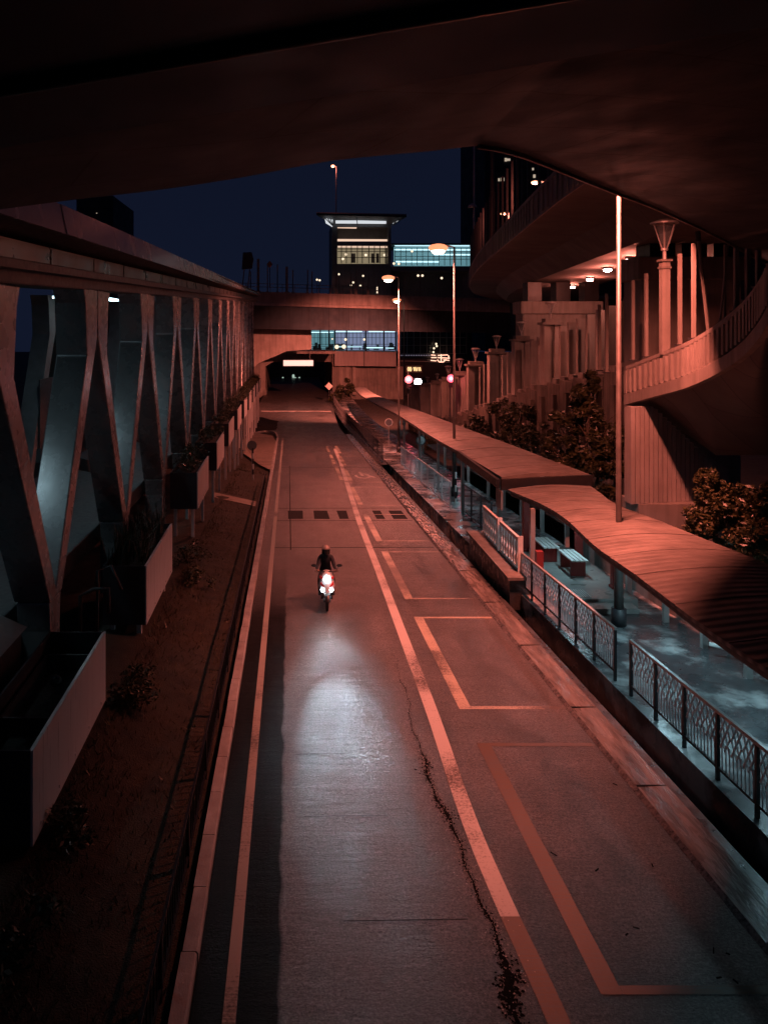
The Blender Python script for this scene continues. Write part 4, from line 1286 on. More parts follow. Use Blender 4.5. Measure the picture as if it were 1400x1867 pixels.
def round_sign(label, x, Y, zc, r_, zb, mat):
    t = thing('round_sign', label, 'road sign', (x, Y, zb), 'round road signs')
    b = MB(); b.tube([(x, Y + .03, zb), (x, Y + .03, zc)], .035, 8); b.build('post', M['pole'], t)
    b = MB(); b.tube([(x, Y - .02, zc), (x, Y + .005, zc)], r_, 24); b.build('disc', M[mat], t)
    b = MB()
    b.tube([(x, Y - .026, zc), (x, Y - .021, zc)], r_ * .82, 24); b.build('disc_face', M['sign_back'], t)


round_sign('pale round sign on a thin post beside the far fence', 7.55, 58.5, at(708, 770, 58.5).z, .3, zr(58.5), 'white')
round_sign('dark round sign on a post before the barred fence', 7.95, 46.6, at(768, 803, 46.6).z, .3, zr(46.6), 'black')
round_sign('faint round sign behind the striped post on the left verge', -2.15, 44, at(460, 812, 44).z, .28, verge_z(-2.1, 44), 'sign_back')
t = thing('diamond_sign', 'small pale diamond-shaped warning sign at the right of the underpass mouth', 'road sign', tuple(at(600, 722, 110)))
p = at(600, 704, 110)
b = MB(); b.tube([(p.x, 110, zr(110)), (p.x, 110, p.z)], .05, 6); b.build('post', M['black'], t)
b = MB(); b.prism([(p.x, p.z - .55), (p.x + .55, p.z), (p.x, p.z + .55), (p.x - .55, p.z)], 'y', 109.9, 109.95); b.build('plate', M['white'], t)

# ------------------------------------------------------------------ lower ramp on the right, with barrier posts
lr = thing('lower_ramp', 'curved lower ramp with ribbed concrete parapet sweeping across the right side', 'ramp', (10.3, 20, 3))
ptop = [(1140, 668, 24.2), (1190, 648, 22.3), (1250, 624, 20.2), (1300, 594, 18.3), (1350, 553, 16.4), (1385, 507, 14.8), (1405, 468, 13.9), (1440, 410, 13.6)]
top = spline([at(*p) for p in ptop], 6)[::-1]
Hs = 1.22
b = MB()
b.sweep(top, [(0, -.10), (0, 0), (.24, 0), (.24, -.12), (.14, -.16), (.14, -Hs), (-.06, -Hs), (-.06, -Hs + .32), (.03, -Hs + .38), (.03, -.16)])
# ribs on the outer face
acc = 0
for a, c in zip(top, top[1:]):
    L_ = (c - a).length
    nr = max(1, int(L_ / .34))
    for i in range(nr):
        p = a.lerp(c, (i + .5) / nr); d = (c - a).normalized()
        s = Vector((d.y, -d.x, 0)).normalized()
        b.bar(p - s * .005 + Vector((0, 0, -.16)), p - s * .005 + Vector((0, 0, -Hs + .36)), .17, .13, up=s)
b.build('parapet', M['concrete'], lr)
b = MB()       # slanting web of the box girder below the parapet
low = []
for i, p in enumerate(top):
    u = 1 - i / (len(top) - 1)
    d = (top[min(i + 1, len(top) - 1)] - top[max(i - 1, 0)]); d.z = 0; d.normalize(); s = Vector((d.y, -d.x, 0))
    if s.y < 0 and s.x < 0: s = -s
    tgt = at(1185 + 250 * u, 748 + min(1, u * 2.1) * 82, 24.8 - 4.0 * u)
    low.append(tgt)
for i in range(len(top) - 1):
    a, c = top[i] + Vector((.05, .02, -Hs + .02)), top[i + 1] + Vector((.05, .02, -Hs + .02))
    n_ = 5
    def Q(p, q, t_):
        r_ = p.lerp(q, t_); r_.z += -.25 * math.sin(math.pi * t_) * 0; r_.y += .4 * math.sin(math.pi * t_); return r_
    for j in range(n_):
        b.face([Q(a, low[i], j / n_), Q(c, low[i + 1], j / n_), Q(c, low[i + 1], (j + 1) / n_), Q(a, low[i], (j + 1) / n_)])
    back_ = Vector((4, 5, .0))
    b.face([low[i], low[i + 1], low[i + 1] + back_, low[i] + back_])
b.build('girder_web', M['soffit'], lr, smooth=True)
b = MB()
for i in range(len(top) - 1):
    a, c = top[i] + Vector((.2, .1, -1.0)), top[i + 1] + Vector((.2, .1, -1.0))
    b.face([a, c, c + Vector((5, 5, 0)), a + Vector((5, 5, 0))])
b.build('road_slab', M['concrete_dark'], lr)

# ribbed abutment wall under the ramp, and the plain footing below it
ab_ = thing('abutment_wall', 'orange lit abutment wall of vertical ribbed panels under the lower ramp', 'wall', (11.5, 24.6, .7))
b = MB()
A = at(1150, 745, 22.9); Bp = at(1330, 745, 23.6)
nrib = 22
zb_, zt_ = at(1200, 918, 23.0).z, at(1170, 742, 23.0).z
for i in range(nrib):
    p = A.lerp(Bp, i / nrib); q = A.lerp(Bp, (i + .84) / nrib)
    # the wall top follows the ramp's underside
    u = i / nrib
    zt2 = zt_ if u < .2 else zt_ - (u - .2) * 2.9
    if zt2 < zb_ + .3: zt2 = zb_ + .3
    b.raw([(p.x, p.y, zb_), (q.x, q.y, zb_), (q.x, q.y, zt2), (p.x, p.y, zt2), (p.x, p.y + .3, zb_), (q.x, q.y + .3, zb_), (q.x, q.y + .3, zt2), (p.x, p.y + .3, zt2)],
          [(0, 1, 2, 3), (4, 7, 6, 5), (0, 4, 5, 1), (1, 5, 6, 2), (2, 6, 7, 3), (3, 7, 4, 0)])
b.raw([(A.x + .02, A.y + .08, zb_), (Bp.x, Bp.y + .08, zb_), (Bp.x, Bp.y + .08, zb_ + .9), (A.x + .02, A.y + .08, zt_ - .02), (A.x + .02, A.y + .5, zb_), (Bp.x, Bp.y + .5, zb_), (Bp.x, Bp.y + .5, zb_ + .9), (A.x + .02, A.y + .5, zt_ - .02)],
      [(0, 1, 2, 3), (4, 7, 6, 5), (0, 4, 5, 1), (1, 5, 6, 2), (2, 6, 7, 3), (3, 7, 4, 0)])
M['pale_concrete'] = noise_mat('pale_concrete', (.34, .32, .30), (.48, .45, .43), rough=(.6, .9), scale=.9, bump=.15, bump_scale=22, streak=.3)
b.build('ribbed_panel', M['pale_concrete'], ab_)
b = MB(); b.box(10.4, 22.9, -1.4, 14.0, 24.2, zb_ - .005); b.build('footing', M['concrete'], ab_)

# barrier posts on the lower ramp
posts = [(1088, 555, 656, 27.5), (1101, 535, 659, 26.6), (1123, 528, 661, 25.6), (1149, 511, 655, 24.0), (1173, 498, 649, 23.0), (1234, 462, 627, 20.9), (1259, 443, 615, 20.0),
         (1316, 445, 584, 17.9), (1336, 450, 565, 17.2), (1357, 452, 545, 16.4), (1376, 455, 520, 15.5)]
for k, (px, y0, y1, Y) in enumerate(posts):
    a = at(px, y1, Y); c = at(px + (4 if k == 7 else 0), y0, Y)
    a.x += .12; c.x += .12; a.y += .1; c.y += .1
    a.z -= .06
    if k < 3: a.z -= .35
    t = thing('barrier_post', '%s slender barrier post along the lower ramp, counted from the left' % ORD[k], 'post', tuple(a), 'barrier posts on the lower ramp')
    b = MB(); w = .085 if k not in (7,) else .05
    b.box(min(a.x, c.x) - w / 2, a.y - w / 2, a.z, min(a.x, c.x) + w / 2, a.y + w / 2, c.z); 
    if k == 7: b.bar(a + Vector((-.12, 0, 0)), c + Vector((.02, 0, 0)), .04)
    b.build('upright', M['concrete'], t)
    b = MB(); b.box(a.x - .11, a.y - .08, a.z, a.x + .11, a.y + .08, a.z + .05); b.build('foot_plate', M['dark_steel'], t)
a, c = at(1284, 600, 19.4), at(1264, 421, 19.2)
t = thing('leaning_pole', 'thin pole leaning among the barrier posts of the lower ramp', 'pole', tuple(a))
b = MB(); b.tube([a + Vector((.15, .1, -.1)), c + Vector((.15, .1, 0))], [.045, .05], 8); b.build('shaft', M['concrete_dark'], t)
b = MB(); b.tube([c + Vector((.15, .1, 0)), c + Vector((.17, .1, -.25))], .065, 8); b.build('collar', M['dark_steel'], t)


def cone_lamp(t, x, y, z, s):
    """inverted-cone lantern standing at height z, overall size s"""
    b = MB(); b.tube([(x, y, z), (x, y, z + .28 * s)], .05 * s, 8); b.build('stem', M['pole'], t)
    b = MB()
    for k in range(6):
        a = k * math.pi / 3
        b.tube([(x + .06 * s * math.cos(a), y + .06 * s * math.sin(a), z + .26 * s), (x + .30 * s * math.cos(a), y + .30 * s * math.sin(a), z + .98 * s)], .016 * s, 5)
    b.tube([(x, y, z + .24 * s), (x, y, z + .30 * s)], .09 * s, 10)
    b.build('lantern_frame', M['pole'], t)
    b = MB(); b.tube([(x, y, z + .28 * s), (x, y, z + .9 * s)], [.05 * s, .22 * s], 12, False); b.build('lantern_glass', M['glass'], t, smooth=True)
    b = MB(); b.tube([(x, y, z + .96 * s), (x, y, z + 1.0 * s), (x, y, z + 1.08 * s)], [.36 * s, .36 * s, .12 * s], 14); b.build('cap', M['pole'], t)


# big ornamental lamp on the lower ramp
a = at(1205, 640, 21.6)
t = thing('ornamental_lamp', 'large inverted-cone lantern on a tall post, the biggest on the lower ramp', 'lantern', tuple(a))
b = MB(); zt = at(1205, 470, 21.6).z
b.box(a.x + .03, a.y, a.z - .1, a.x + .25, a.y + .2, zt - .1); b.build('column', M['concrete'], t)
b = MB(); b.box(a.x - .02, a.y - .05, zt - .1, a.x + .30, a.y + .25, zt - .04); b.box(a.x + .0, a.y - .03, zt - .3, a.x + .28, a.y + .23, zt - .24); b.build('collar', M['concrete_dark'], t)
cone_lamp(t, a.x + .14, a.y + .1, zt - .04, 1.05)

# ------------------------------------------------------------------ row of lamp columns and fins going down the far ramp
cols = [(1003, 552, 592, 702), (950, 588, 622, 720), (905, 613, 645, 738), (867, 636, 667, 748), (838, 655, 684, 760), (817, 668, 694, 762), (797, 682, 700, 764), (779, 688, 704, 764), (762, 694, 706, 760)]
XF = 13.6
wallpts = []
for k, (px, ytop, ycap, ybase) in enumerate(cols):
    Y = XF * F / (px - CX)
    zc, zb_ = H - (ycap - HY) * Y / F, H - (ybase - HY) * Y / F
    zl = H - (ytop - HY) * Y / F
    w = 30 * Y / F * (1 if k < 4 else .9)
    t = thing('lamp_column', 'fluted concrete column topped by a cone lantern, %s along the far ramp' % ORD[k], 'lamp column', (XF, Y, zb_), 'lantern columns along the far ramp')
    b = MB(); b.box(XF - w * .5, Y - .35, zb_, XF - w * .14, Y + .35, zc); b.box(XF - w * .13, Y - .22, zb_, XF + w * .12, Y + .3, zc - .02); b.box(XF + w * .13, Y - .35, zb_, XF + w * .5, Y + .35, zc)
    b.build('column', M['concrete'], t)
    b = MB(); b.box(XF - w * .62, Y - .45, zc + .001, XF + w * .62, Y + .45, zc + .12); b.box(XF - w * .42, Y - .3, zc + .121, XF + w * .42, Y + .3, zc + .32); b.build('capital', M['concrete_dark'], t)
    cone_lamp(t, XF, Y, zc + .32, max(.5, (zl - zc - .32)))
    wallpts.append((Y, zb_, zc))
wallpts = [(29, wallpts[0][1] + 1.55, wallpts[0][2] + 1.6), (34, wallpts[0][1] + .85, wallpts[0][2] + .9)] + wallpts


def winterp(Y, idx):
    for a, c in zip(wallpts, wallpts[1:]):
        if a[0] <= Y <= c[0]:
            return a[idx] + (c[idx] - a[idx]) * (Y - a[0]) / (c[0] - a[0])
    return wallpts[-1][idx]


def FIN_ORD(k):
    return ORD[k] if k < 30 else 'thirty-' + ORD[k - 30]


k = 0
y = 30.2
while y < 80:
    if min(abs(y - q[0]) for q in wallpts[2:]) > .9:
        zb_, zc = winterp(y, 1), winterp(y, 2)
        t = thing('barrier_fin', '%s plain concrete fin between the lantern columns, counted from the near end' % (FIN_ORD(k)), 'fin', (XF, y, zb_), 'concrete fins along the far ramp')
        b = MB(); b.box(XF - .16, y - .12, zb_ + .2, XF + .16, y + .12, zc - .35); b.build('upright', M['concrete'], t)
        b = MB(); b.box(XF - .45, y - .3, zb_ - .05, XF + .3, y + .3, zb_ + .2); b.build('foot', M['concrete_dark'], t)
        k += 1
    y += 1.15
# stepped wall under the fins
M['dark_wall'] = noise_mat('dark_streaked_wall', (.03, .027, .024), (.16, .14, .12), rough=(.7, .95), scale=.5, bump=.3, bump_scale=8, streak=.7)  # darker, more streaked tone than the other concrete
t = thing('ramp_wall', 'dark stepped retaining wall under the row of lantern columns', 'wall', (XF, 50, -1))
b = MB()
y = 28.5
while y < 84:
    zb_ = winterp(y + .9, 1) - .06
    b.box(XF - .55, y, zr(y) - .6, XF + .9, y + 1.7, zb_)
    b.box(XF - .75, y + .25, zr(y) - .6, XF - .56, y + .6, zb_ - .5)
    y += 1.75
b.build('wall_panel', M['dark_wall'], t)

# ------------------------------------------------------------------ upper ramp
ur = thing('upper_ramp', 'high curved box-girder ramp with down lights below it on the right', 'ramp', (12, 40, 9))
edge_u = [(7.9, 20.3, 10.2), (8.25, 23.5, 10.2), (9.0, 28.7, 10.2), (10.4, 38, 10.2), (12.3, 50, 10.2), (14.6, 62, 10.2), (17.4, 74, 10.15), (21.5, 87, 10.05), (28, 98, 9.9), (40, 106, 9.8)]
pu = spline(edge_u, 6)
b = MB(); b.sweep(pu, [(0, -.05), (0, .85), (-.04, .85), (-.04, .98), (.28, .98), (.28, .85), (.22, .85), (.22, -.05)])
for a, c in zip(pu, pu[1:]):
    L_ = (c - a).length; nr = max(1, int(L_ / .6))
    d = (c - a).normalized(); s = Vector((d.y, -d.x, 0)).normalized()
    if (a - Vector((0, 0, 0))).y > 66: break
    for i in range(nr):
        p = a.lerp(c, (i + .5) / nr)
        b.bar(p - s * .02 + Vector((0, 0, .02)), p - s * .02 + Vector((0, 0, .84)), .26, .06, up=s)
b.build('parapet', M['concrete'], ur)
b = MB(); b.sweep(pu, [(.23, .3), (.23, -.05), (.05, -.05), (2.4, -.15), (3.4, -.95), (7.8, -.95), (8.9, -.15), (11.2, -.05), (11.2, .3)])
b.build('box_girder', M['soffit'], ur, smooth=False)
# piers
for k, (x0, x1, Y, d_, zt, lab) in enumerate(((12.35, 15.9, 27.0, 1.5, 8.75, 'broad orange lit concrete pier behind the barrier posts'), (15.0, 20.0, 49.5, 1.6, 8.0, 'farther concrete pier under the upper ramp with black bearings'))):
    t = thing('bridge_pier', lab, 'pier', (x0, Y, 0), 'piers of the upper ramp')
    b = MB(); b.box(x0, Y, zr(Y) - .6, x1, Y + d_, zt); b.build('shaft', M['concrete'], t, bevel=.12)
    b = MB(); b.box(x0 - .15, Y - .15, zt - .8, x1 + .15, Y + d_ + .15, zt + .01); 
    for q in range(3):
        xx = x0 + .4 + (x1 - x0 - 1.3) * q / 2
        b2 = MB(); b2.box(xx, Y + .2, zt + .005, xx + .9, Y + 1.3, 9.26); b2.build('bearing', M['black'], t)
    b.build('pier_cap', M['concrete'], t, bevel=.05)
# down lights fixed under the girder
for k, (px, py) in enumerate(((1043, 521), (1075, 507), (1107, 489), (1150, 470))):
    Y = (9.2 - H) * F / (HY - py); p = at(px, py, Y)
    t = thing('down_light', '%s round down light under the upper ramp, counted from the left' % ORD[k], 'down light', tuple(p), 'down lights under the upper ramp')
    b = MB(); b.tube([(p.x, p.y, p.z + .06), (p.x, p.y, p.z - .06)], .24, 14); b.build('housing', M['sign_back'], t)
    b = MB(); b.sphere((p.x, p.y, p.z - .09), .19, .19, .09); b.build('lens', M['glow_white_lamp'], t, smooth=True)
    light('POINT', 'down_light_glow', (p.x, p.y, p.z - .26), SODIUM, 420.0, t, shadow_soft_size=.12)
# posts along the upper ramp and its little lamps
k = 0
acc = 0.0
for a, c in zip(pu, pu[1:]):
    if a.y < 20 or a.y > 70: continue
    acc += (c - a).length
    if acc < 1.3: continue
    acc = 0
    d = (c - a).normalized(); s = Vector((d.y, -d.x, 0)).normalized()
    p = a + s * .12 + Vector((0, 0, .98))
    b = MB(); hgt = 2.6
    b.box(p.x - .05, p.y - .05, p.z - .01, p.x + .05, p.y + .05, p.z + hgt)
    b.box(p.x - .1, p.y - .1, p.z - .008, p.x + .1, p.y + .1, p.z + .05)
    tag(b.build('barrier_post', M['dark_steel']), '%s dark barrier post on the upper ramp parapet, counted from the near end' % ORD[min(k, len(ORD) - 1)], 'post', 'barrier posts on the upper ramp')
    k += 1
for k, (px, py, Y, lab) in enumerate(((917, 390, 47, 'small orange lamp on a short post above the upper ramp parapet'), (975, 333, 33, 'small orange lamp among the posts at the top of the upper ramp'))):
    p = at(px, py, Y); p.x += .0
    t = thing('parapet_lamp', lab, 'lamp', tuple(p), 'small lamps on the upper ramp')
    zb_ = 11.0
    b = MB(); b.tube([(p.x + .35 - .5 * 0, Y, zb_), (p.x + .35, Y, p.z + .05), (p.x, Y, p.z + .08)], .04, 6); b.build('post', M['pole'], t)
    b = MB(); b.sphere((p.x, Y, p.z), .17, .1, .08); b.build('lens', M['glow_sodium'], t, smooth=True)
    light('POINT', 'parapet_lamp_glow', (p.x, Y - .1, p.z - .2), SODIUM, 160.0, t, shadow_soft_size=.1)
for k, (px, y0, y1, Y, lab) in enumerate(((864, 262, 470, 60, 'tall thin mast rising past the overhead deck edge beside the upper ramp'), (897, 280, 440, 52, 'thicker dark mast on the upper ramp beside the tower block'))):
    a, c = at(px, y1, Y), at(px, y0 - 40, Y)
    t = thing('mast', lab, 'mast', tuple(a))
    b = MB(); b.tube([a, c], [.09 + .06 * k, .06 + .06 * k], 8); b.build('pole', M['pole' if k == 0 else 'dark_steel'], t)
    b = MB(); q = at(px - 3, 378, Y)
    if k == 0: b.tube([q, q + Vector((0, 0, .12)), q + Vector((0, 0, .3))], [.36, .34, .1], 10)
    else: b.box(c.x - .2, Y - .2, c.z - .3, c.x + .2, Y + .2, c.z)
    b.build('lamp_cap', M['pole'], t)

# ------------------------------------------------------------------ far overpass crossing the road
YO = 97.0
fo = thing('far_overpass', 'far straight overpass with ribbed parapet crossing above the road', 'overpass', (5, YO, 6))


def slab_y(b, quad, y0, y1):
    """quad of photo pixels at depth y0, given depth y1-y0"""
    q = [at(px, py, y0) for px, py in quad]
    r_ = [Vector((p.x, y1, p.z)) for p in q]
    n = len(q)
    b.raw(q + r_, [tuple(range(n)), tuple(range(2 * n - 1, n - 1, -1))] + [(k, n + k, n + (k + 1) % n, (k + 1) % n) for k in range(n)])


b = MB(); slab_y(b, [(380, 549), (930, 565), (930, 547.5), (380, 531.5)], YO, YO + .3)
slab_y(b, [(380, 554), (930, 570), (930, 565.3), (380, 549.3)], YO - .15, YO + .3)
slab_y(b, [(380, 531.3), (930, 547.3), (930, 545), (380, 529)], YO - .1, YO + .4)
for i in range(110):
    px = 382 + i * 5; dy = (px - 380) * 16 / 550
    p = at(px, 549 + dy, YO); q = at(px, 533 + dy, YO)
    b.box(p.x - .09, YO - .07, p.z + .02, p.x + .09, YO - .001, q.z)
b.build('parapet', M['concrete'], fo)
b = MB(); slab_y(b, [(380, 598), (930, 608), (930, 570.3), (380, 554.3)], YO + 2.2, YO + 10); b.build('girder', M['shade_tint'], fo)
b = MB(); slab_y(b, [(380, 541), (930, 557), (930, 555.5), (380, 539.5)], YO + .45, YO + 10.5); b.build('road_slab', M['concrete_dark'], fo)
# guard rails and posts on it
for k in range(2):
    pass
gr = thing('guard_rail', 'thin double guard rail above the far overpass parapet', 'guard rail', tuple(at(600, 535, YO + .5)))
b = MB()
for dy in (8, 14):
    a, c = at(400, 529 - dy, YO + .6), at(900, 543 - dy, YO + .6)
    b.bar(a, c, .07)
b.build('rail', M['concrete_dark'], gr)
b = MB()
for px in range(405, 900, 22):
    p = at(px, 529 + (px - 380) * 16 / 550, YO + .6)
    b.box(p.x - .04, YO + .56, p.z - .2, p.x + .04, YO + .64, p.z + 1.0)
tag(b.build('rail_post', M['concrete_dark'], gr), kind='stuff')
fposts = [(457, 495), (471, 472), (488, 484), (506, 482), (523, 486), (534, 492), (561, 492), (569, 495), (613, 500), (640, 498), (650, 492), (672, 500), (690, 504), (738, 505), (766, 503), (798, 505), (817, 508), (845, 505), (854, 500)]
for k, (px, y0) in enumerate(fposts):
    p = at(px, 529 + (px - 380) * 16 / 550, YO + .9); q = at(px, y0, YO + .9)
    w = .32 if px in (471, 523) else .14
    b = MB(); b.box(p.x - w / 2, YO + .9, p.z - .3, p.x + w / 2, YO + 1.1, q.z); b.box(p.x - w, YO + .85, p.z - .3, p.x + w, YO + 1.15, p.z + .1)
    tag(b.build('barrier_post', M['concrete_dark']), '%s upright post on the far overpass, counted from the left' % ORD[k], 'post', 'upright posts on the far overpass')
# back of a traffic sign at the left end
p = at(452, 477, YO + 1)
t = thing('sign_board', 'dark boxy sign on two legs at the left end of the far overpass', 'sign', tuple(at(448, 520, YO + 1)))
b = MB(); b.prism([(p.x - .75, p.z - 1.0), (p.x + .55, p.z - .9), (p.x + .75, p.z + .3), (p.x + .5, p.z + 1.2), (p.x - .6, p.z + 1.15)], 'y', YO + .8, YO + 1.15); b.build('board', M['dark_steel'], t)
for dx in (-.45, .25):
    b = MB(); b.bar((p.x + dx, YO + 1, p.z - 1.0), (p.x + dx - .25, YO + 1, p.z - 3.4), .14); b.build('leg', M['concrete'], t)
b = MB(); b.tube([(p.x - .25, YO + .76, p.z + .45), (p.x - .25, YO + .79, p.z + .45)], .32, 14); b.build('lens', M['black'], t)
p = at(492, 482, YO + 1.5)
t = thing('warning_sign', 'tiny orange diamond sign on a thin post above the far overpass', 'sign', tuple(p))
b = MB(); b.prism([(p.x, p.z - .45), (p.x + .4, p.z), (p.x, p.z + .45), (p.x - .4, p.z)], 'y', YO + 1.4, YO + 1.45); b.build('plate', noise_mat('orange_sign', (.4, .12, .04), (.5, .16, .06), bump=0), t)
b = MB(); b.box(p.x - .05, YO + 1.46, p.z - 3, p.x + .05, YO + 1.54, p.z); b.build('post', M['dark_steel'], t)

# abutment with orange-lit wing wall at the left below it, underpass portal, height bar
t = thing('underpass_portal', 'orange lit abutment wall and dark underpass portal at the end of the road', 'underpass', tuple(at(520, 700, 112)))
b = MB(); slab_y(b, [(440, 690), (472, 662), (524, 640), (568, 637), (568, 600), (440, 592)], 104, 106); b.build('wing_wall', M['concrete'], t)
b = MB(); slab_y(b, [(440, 740), (484, 712), (484, 668), (524, 645), (612, 645), (612, 640.5), (524, 640.5), (440, 664)], 112, 122); b.build('portal_beam', M['concrete_dark'], t)
b = MB(); slab_y(b, [(606, 735), (640, 735), (640, 640), (606, 645.5)], 122.2, 150); b.build('portal_wall', M['concrete_dark'], t)
b = MB(); slab_y(b, [(380, 760), (486, 735), (486, 640), (380, 640)], 122.2, 150); b.build('portal_wall', M['concrete_dark'], t)
b = MB(); slab_y(b, [(486.5, 660), (605.5, 660), (605.5, 640), (486.5, 640)], 123, 150); b.build('portal_roof', M['concrete_dark'], t)
b = MB(); slab_y(b, [(440, 740), (660, 740), (660, 630), (440, 630)], 168, 169); b.build('end_wall', M['facade'], t)
p = at(543, 662, 111)
t = thing('height_bar', 'long pale lit panel hanging at the mouth of the underpass', 'lit sign', tuple(p))
b = MB(); q0, q1 = at(517, 667, 111), at(571, 657, 111)
b.box(q0.x, 111, q0.z, q1.x, 111.15, q1.z); b.build('panel', M['glow_panel'], t)
b = MB(); b.box(q0.x - .1, 111.16, q0.z - .1, q1.x + .1, 111.4, q1.z + .1); b.build('housing', M['dark_steel'], t)
b = MB(); b.box(q0.x + .4, 111.2, q1.z + .1, q0.x + .5, 111.3, q1.z + 1.4); b.box(q1.x - .5, 111.2, q1.z + .1, q1.x - .4, 111.3, q1.z + 1.4); b.build('hanger', M['dark_steel'], t)
for k, (px, py, s_) in enumerate(((516, 690, .35), (535, 686, .45), (546, 690, .35))):
    p = at(px, py, 165)
    b = MB(); b.sphere((p.x, 165, p.z), s_ * .6, .25, s_); b.sphere((p.x + s_ * .9, 165.2, p.z - s_ * .8), s_ * .5, .2, s_ * .3)
    tag(b.build('tunnel_lamp', emit_mat('dim_lamp', (.7, .95, .8), .5)), '%s dim greenish lamp inside the underpass, counted from the left' % ORD[k], 'lamp', 'lamps inside the underpass')

# ------------------------------------------------------------------ station: concourse under the overpass, tower and glazed hall above
YS_ = 121.0
st = thing('station_concourse', 'bluish lit glazed station concourse on a grey slab under the far overpass', 'station', tuple(at(650, 668, YS_)))
b = MB(); slab_y(b, [(610, 667), (722, 668), (722, 641), (610, 640)], YS_, YS_ + 9); b.build('slab', M['slab'], st)
b = MB(); slab_y(b, [(663, 668), (665, 668), (665, 641), (663, 641)], YS_ - .06, YS_ - .001); b.build('slab_joint', M['dark_steel'], st)
b = MB(); slab_y(b, [(560, 640), (611, 640), (611, 602), (560, 602)], YS_ + 7, YS_ + 7.2); b.build('back_wall', M['glow_teal'], st)
b = MB(); slab_y(b, [(612, 640), (724, 640), (724, 602), (612, 602)], YS_ + 7, YS_ + 7.2); b.build('back_wall', M['glow_blue'], st)
b = MB(); slab_y(b, [(556, 644), (726, 644), (726, 640.2), (556, 640.2)], YS_ + 4, YS_ + 9.5); b.build('floor_edge', M['slab'], st)
rnd = random.Random(5)
b = MB()
for px in (584, 600, 611, 632, 667, 700, 722):
    slab_y(b, [(px - 1.2, 640), (px + 1.2, 640), (px + 1.2, 602), (px - 1.2, 602)], YS_ + .2, YS_ + .5)
b.build('mullion', M['dark_steel'], st)
b = MB()
for px in range(566, 722, 7):
    slab_y(b, [(px, 630), (px + .7, 630), (px + .7, 606), (px, 606)], YS_ + 3.0, YS_ + 3.1)
for yy in (608, 616, 628, 632, 636):
    slab_y(b, [(562, yy), (722, yy), (722, yy - .7), (562, yy - .7)], YS_ + 2.8, YS_ + 2.9)
b.build('glazing_bar', M['dark_steel'], st)
b = MB()
for i in range(26):
    px = rnd.uniform(570, 718); w = rnd.uniform(2, 8); h_ = rnd.uniform(4, 14); yb = 638
    slab_y(b, [(px, yb), (px + w, yb), (px + w, yb - h_), (px, yb - h_)], YS_ + 5 + i * .03, YS_ + 5.02 + i * .03)
b.build('display_case', M['station'], st)
b = MB()
for px0, px1, yy in ((563, 608, 606), (614, 660, 632), (668, 698, 634), (703, 718, 635), (612, 660, 604.5), (672, 720, 604.5)):
    slab_y(b, [(px0, yy + .9), (px1, yy + .9), (px1, yy - .9), (px0, yy - .9)], YS_ + 3.2, YS_ + 3.3)
b.build('light_strip', M['glow_teal_hot'], st)
b = MB()
for px, py, s_ in ((614, 632.5, .32), (627, 632, .32), (630, 619, .2), (664, 619, .18), (606, 618, .12)):
    p = at(px, py, YS_ - .2); b.sphere(p, s_, s_ * .4, s_)
b.build('lamp_globe', M['glow_window'], st)
b = MB(); slab_y(b, [(640, 735), (735, 735), (735, 668.2), (640, 668.2)], YS_ + 2, YS_ + 3); b.build('lower_wall', M['concrete_dark'], st)
b = MB()
for px in (622, 634, 646):
    slab_y(b, [(px - 3, 720), (px + 3, 720), (px + 3, 667.5), (px - 3, 667.5)], YS_ + 1, YS_ + 1.6)
b.build('column', M['concrete'], st)

# dark glazed building to the right with signs
gl = thing('glass_block', 'dark glazed building front with thin grid behind the two traffic signals', 'building', tuple(at(780, 700, 128)))
b = MB(); slab_y(b, [(722, 760), (860, 760), (860, 600), (722, 600)], 130, 134); b.build('wall', noise_mat('dark_glazing', (.015, .017, .02), (.03, .03, .035), rough=(.1, .2), scale=.4, bump=0), gl)
b = MB()
for px in range(730, 852, 12):
    slab_y(b, [(px, 645), (px + .8, 645), (px + .8, 604), (px, 604)], 129.8, 129.99)
for yy in (616, 630, 645):
    slab_y(b, [(728, yy), (850, yy), (850, yy - .8), (728, yy - .8)], 129.7, 129.79)
b.build('glazing_grid', M['station'], gl)
b = MB(); slab_y(b, [(728, 651), (800, 651), (800, 650), (728, 650)], 129.4, 129.6); slab_y(b, [(728, 658.5), (820, 660.5), (820, 659.5), (728, 657.5)], 129.4, 129.6); b.build('sign_rail', M['station'], gl)
b = MB()
for i in range(14):
    px = 730 + i * 4.6
    slab_y(b, [(px, 648.8), (px + 3, 648.8), (px + 3, 647), (px, 647)], 129.4, 129.5)
b.build('letter_strip', emit_mat('dim_letters', (.45, .4, .55), .22), gl)
# pink-orange neon drawing
ns = thing('neon_sign', 'pinkish neon sign of looped strokes above the right traffic signal', 'neon sign', tuple(at(800, 655, 128.5)))
b = MB()
def npx(*pp): return [at(px, py, 128.5) for px, py in pp]
for pp in (((786, 647), (794, 648)), ((786, 652), (796, 652)), ((785, 657), (795, 658)), ((804, 646), (804, 660)), ((798, 648), (816, 647)), ((798, 652), (818, 653)), ((817, 648), (819, 654)),
           ((797, 656), (801, 660), (808, 660), (813, 655)), ((808, 656), (819, 657))):
    b.tube(npx(*pp), .09, 6)
b.build('tube', M['glow_neon'], ns)
b = MB()
for px, py in ((791, 635), (796, 631), (790, 642), (795, 627)):
    b.sphere(at(px, py, 128.5), .17, .1, .17)
b.build('bulb', M['glow_window'], ns)
b = MB(); slab_y(b, [(782, 661.5), (822, 661.5), (822, 660.8), (782, 660.8)], 128.6, 128.9); b.build('rail', M['dark_steel'], ns)
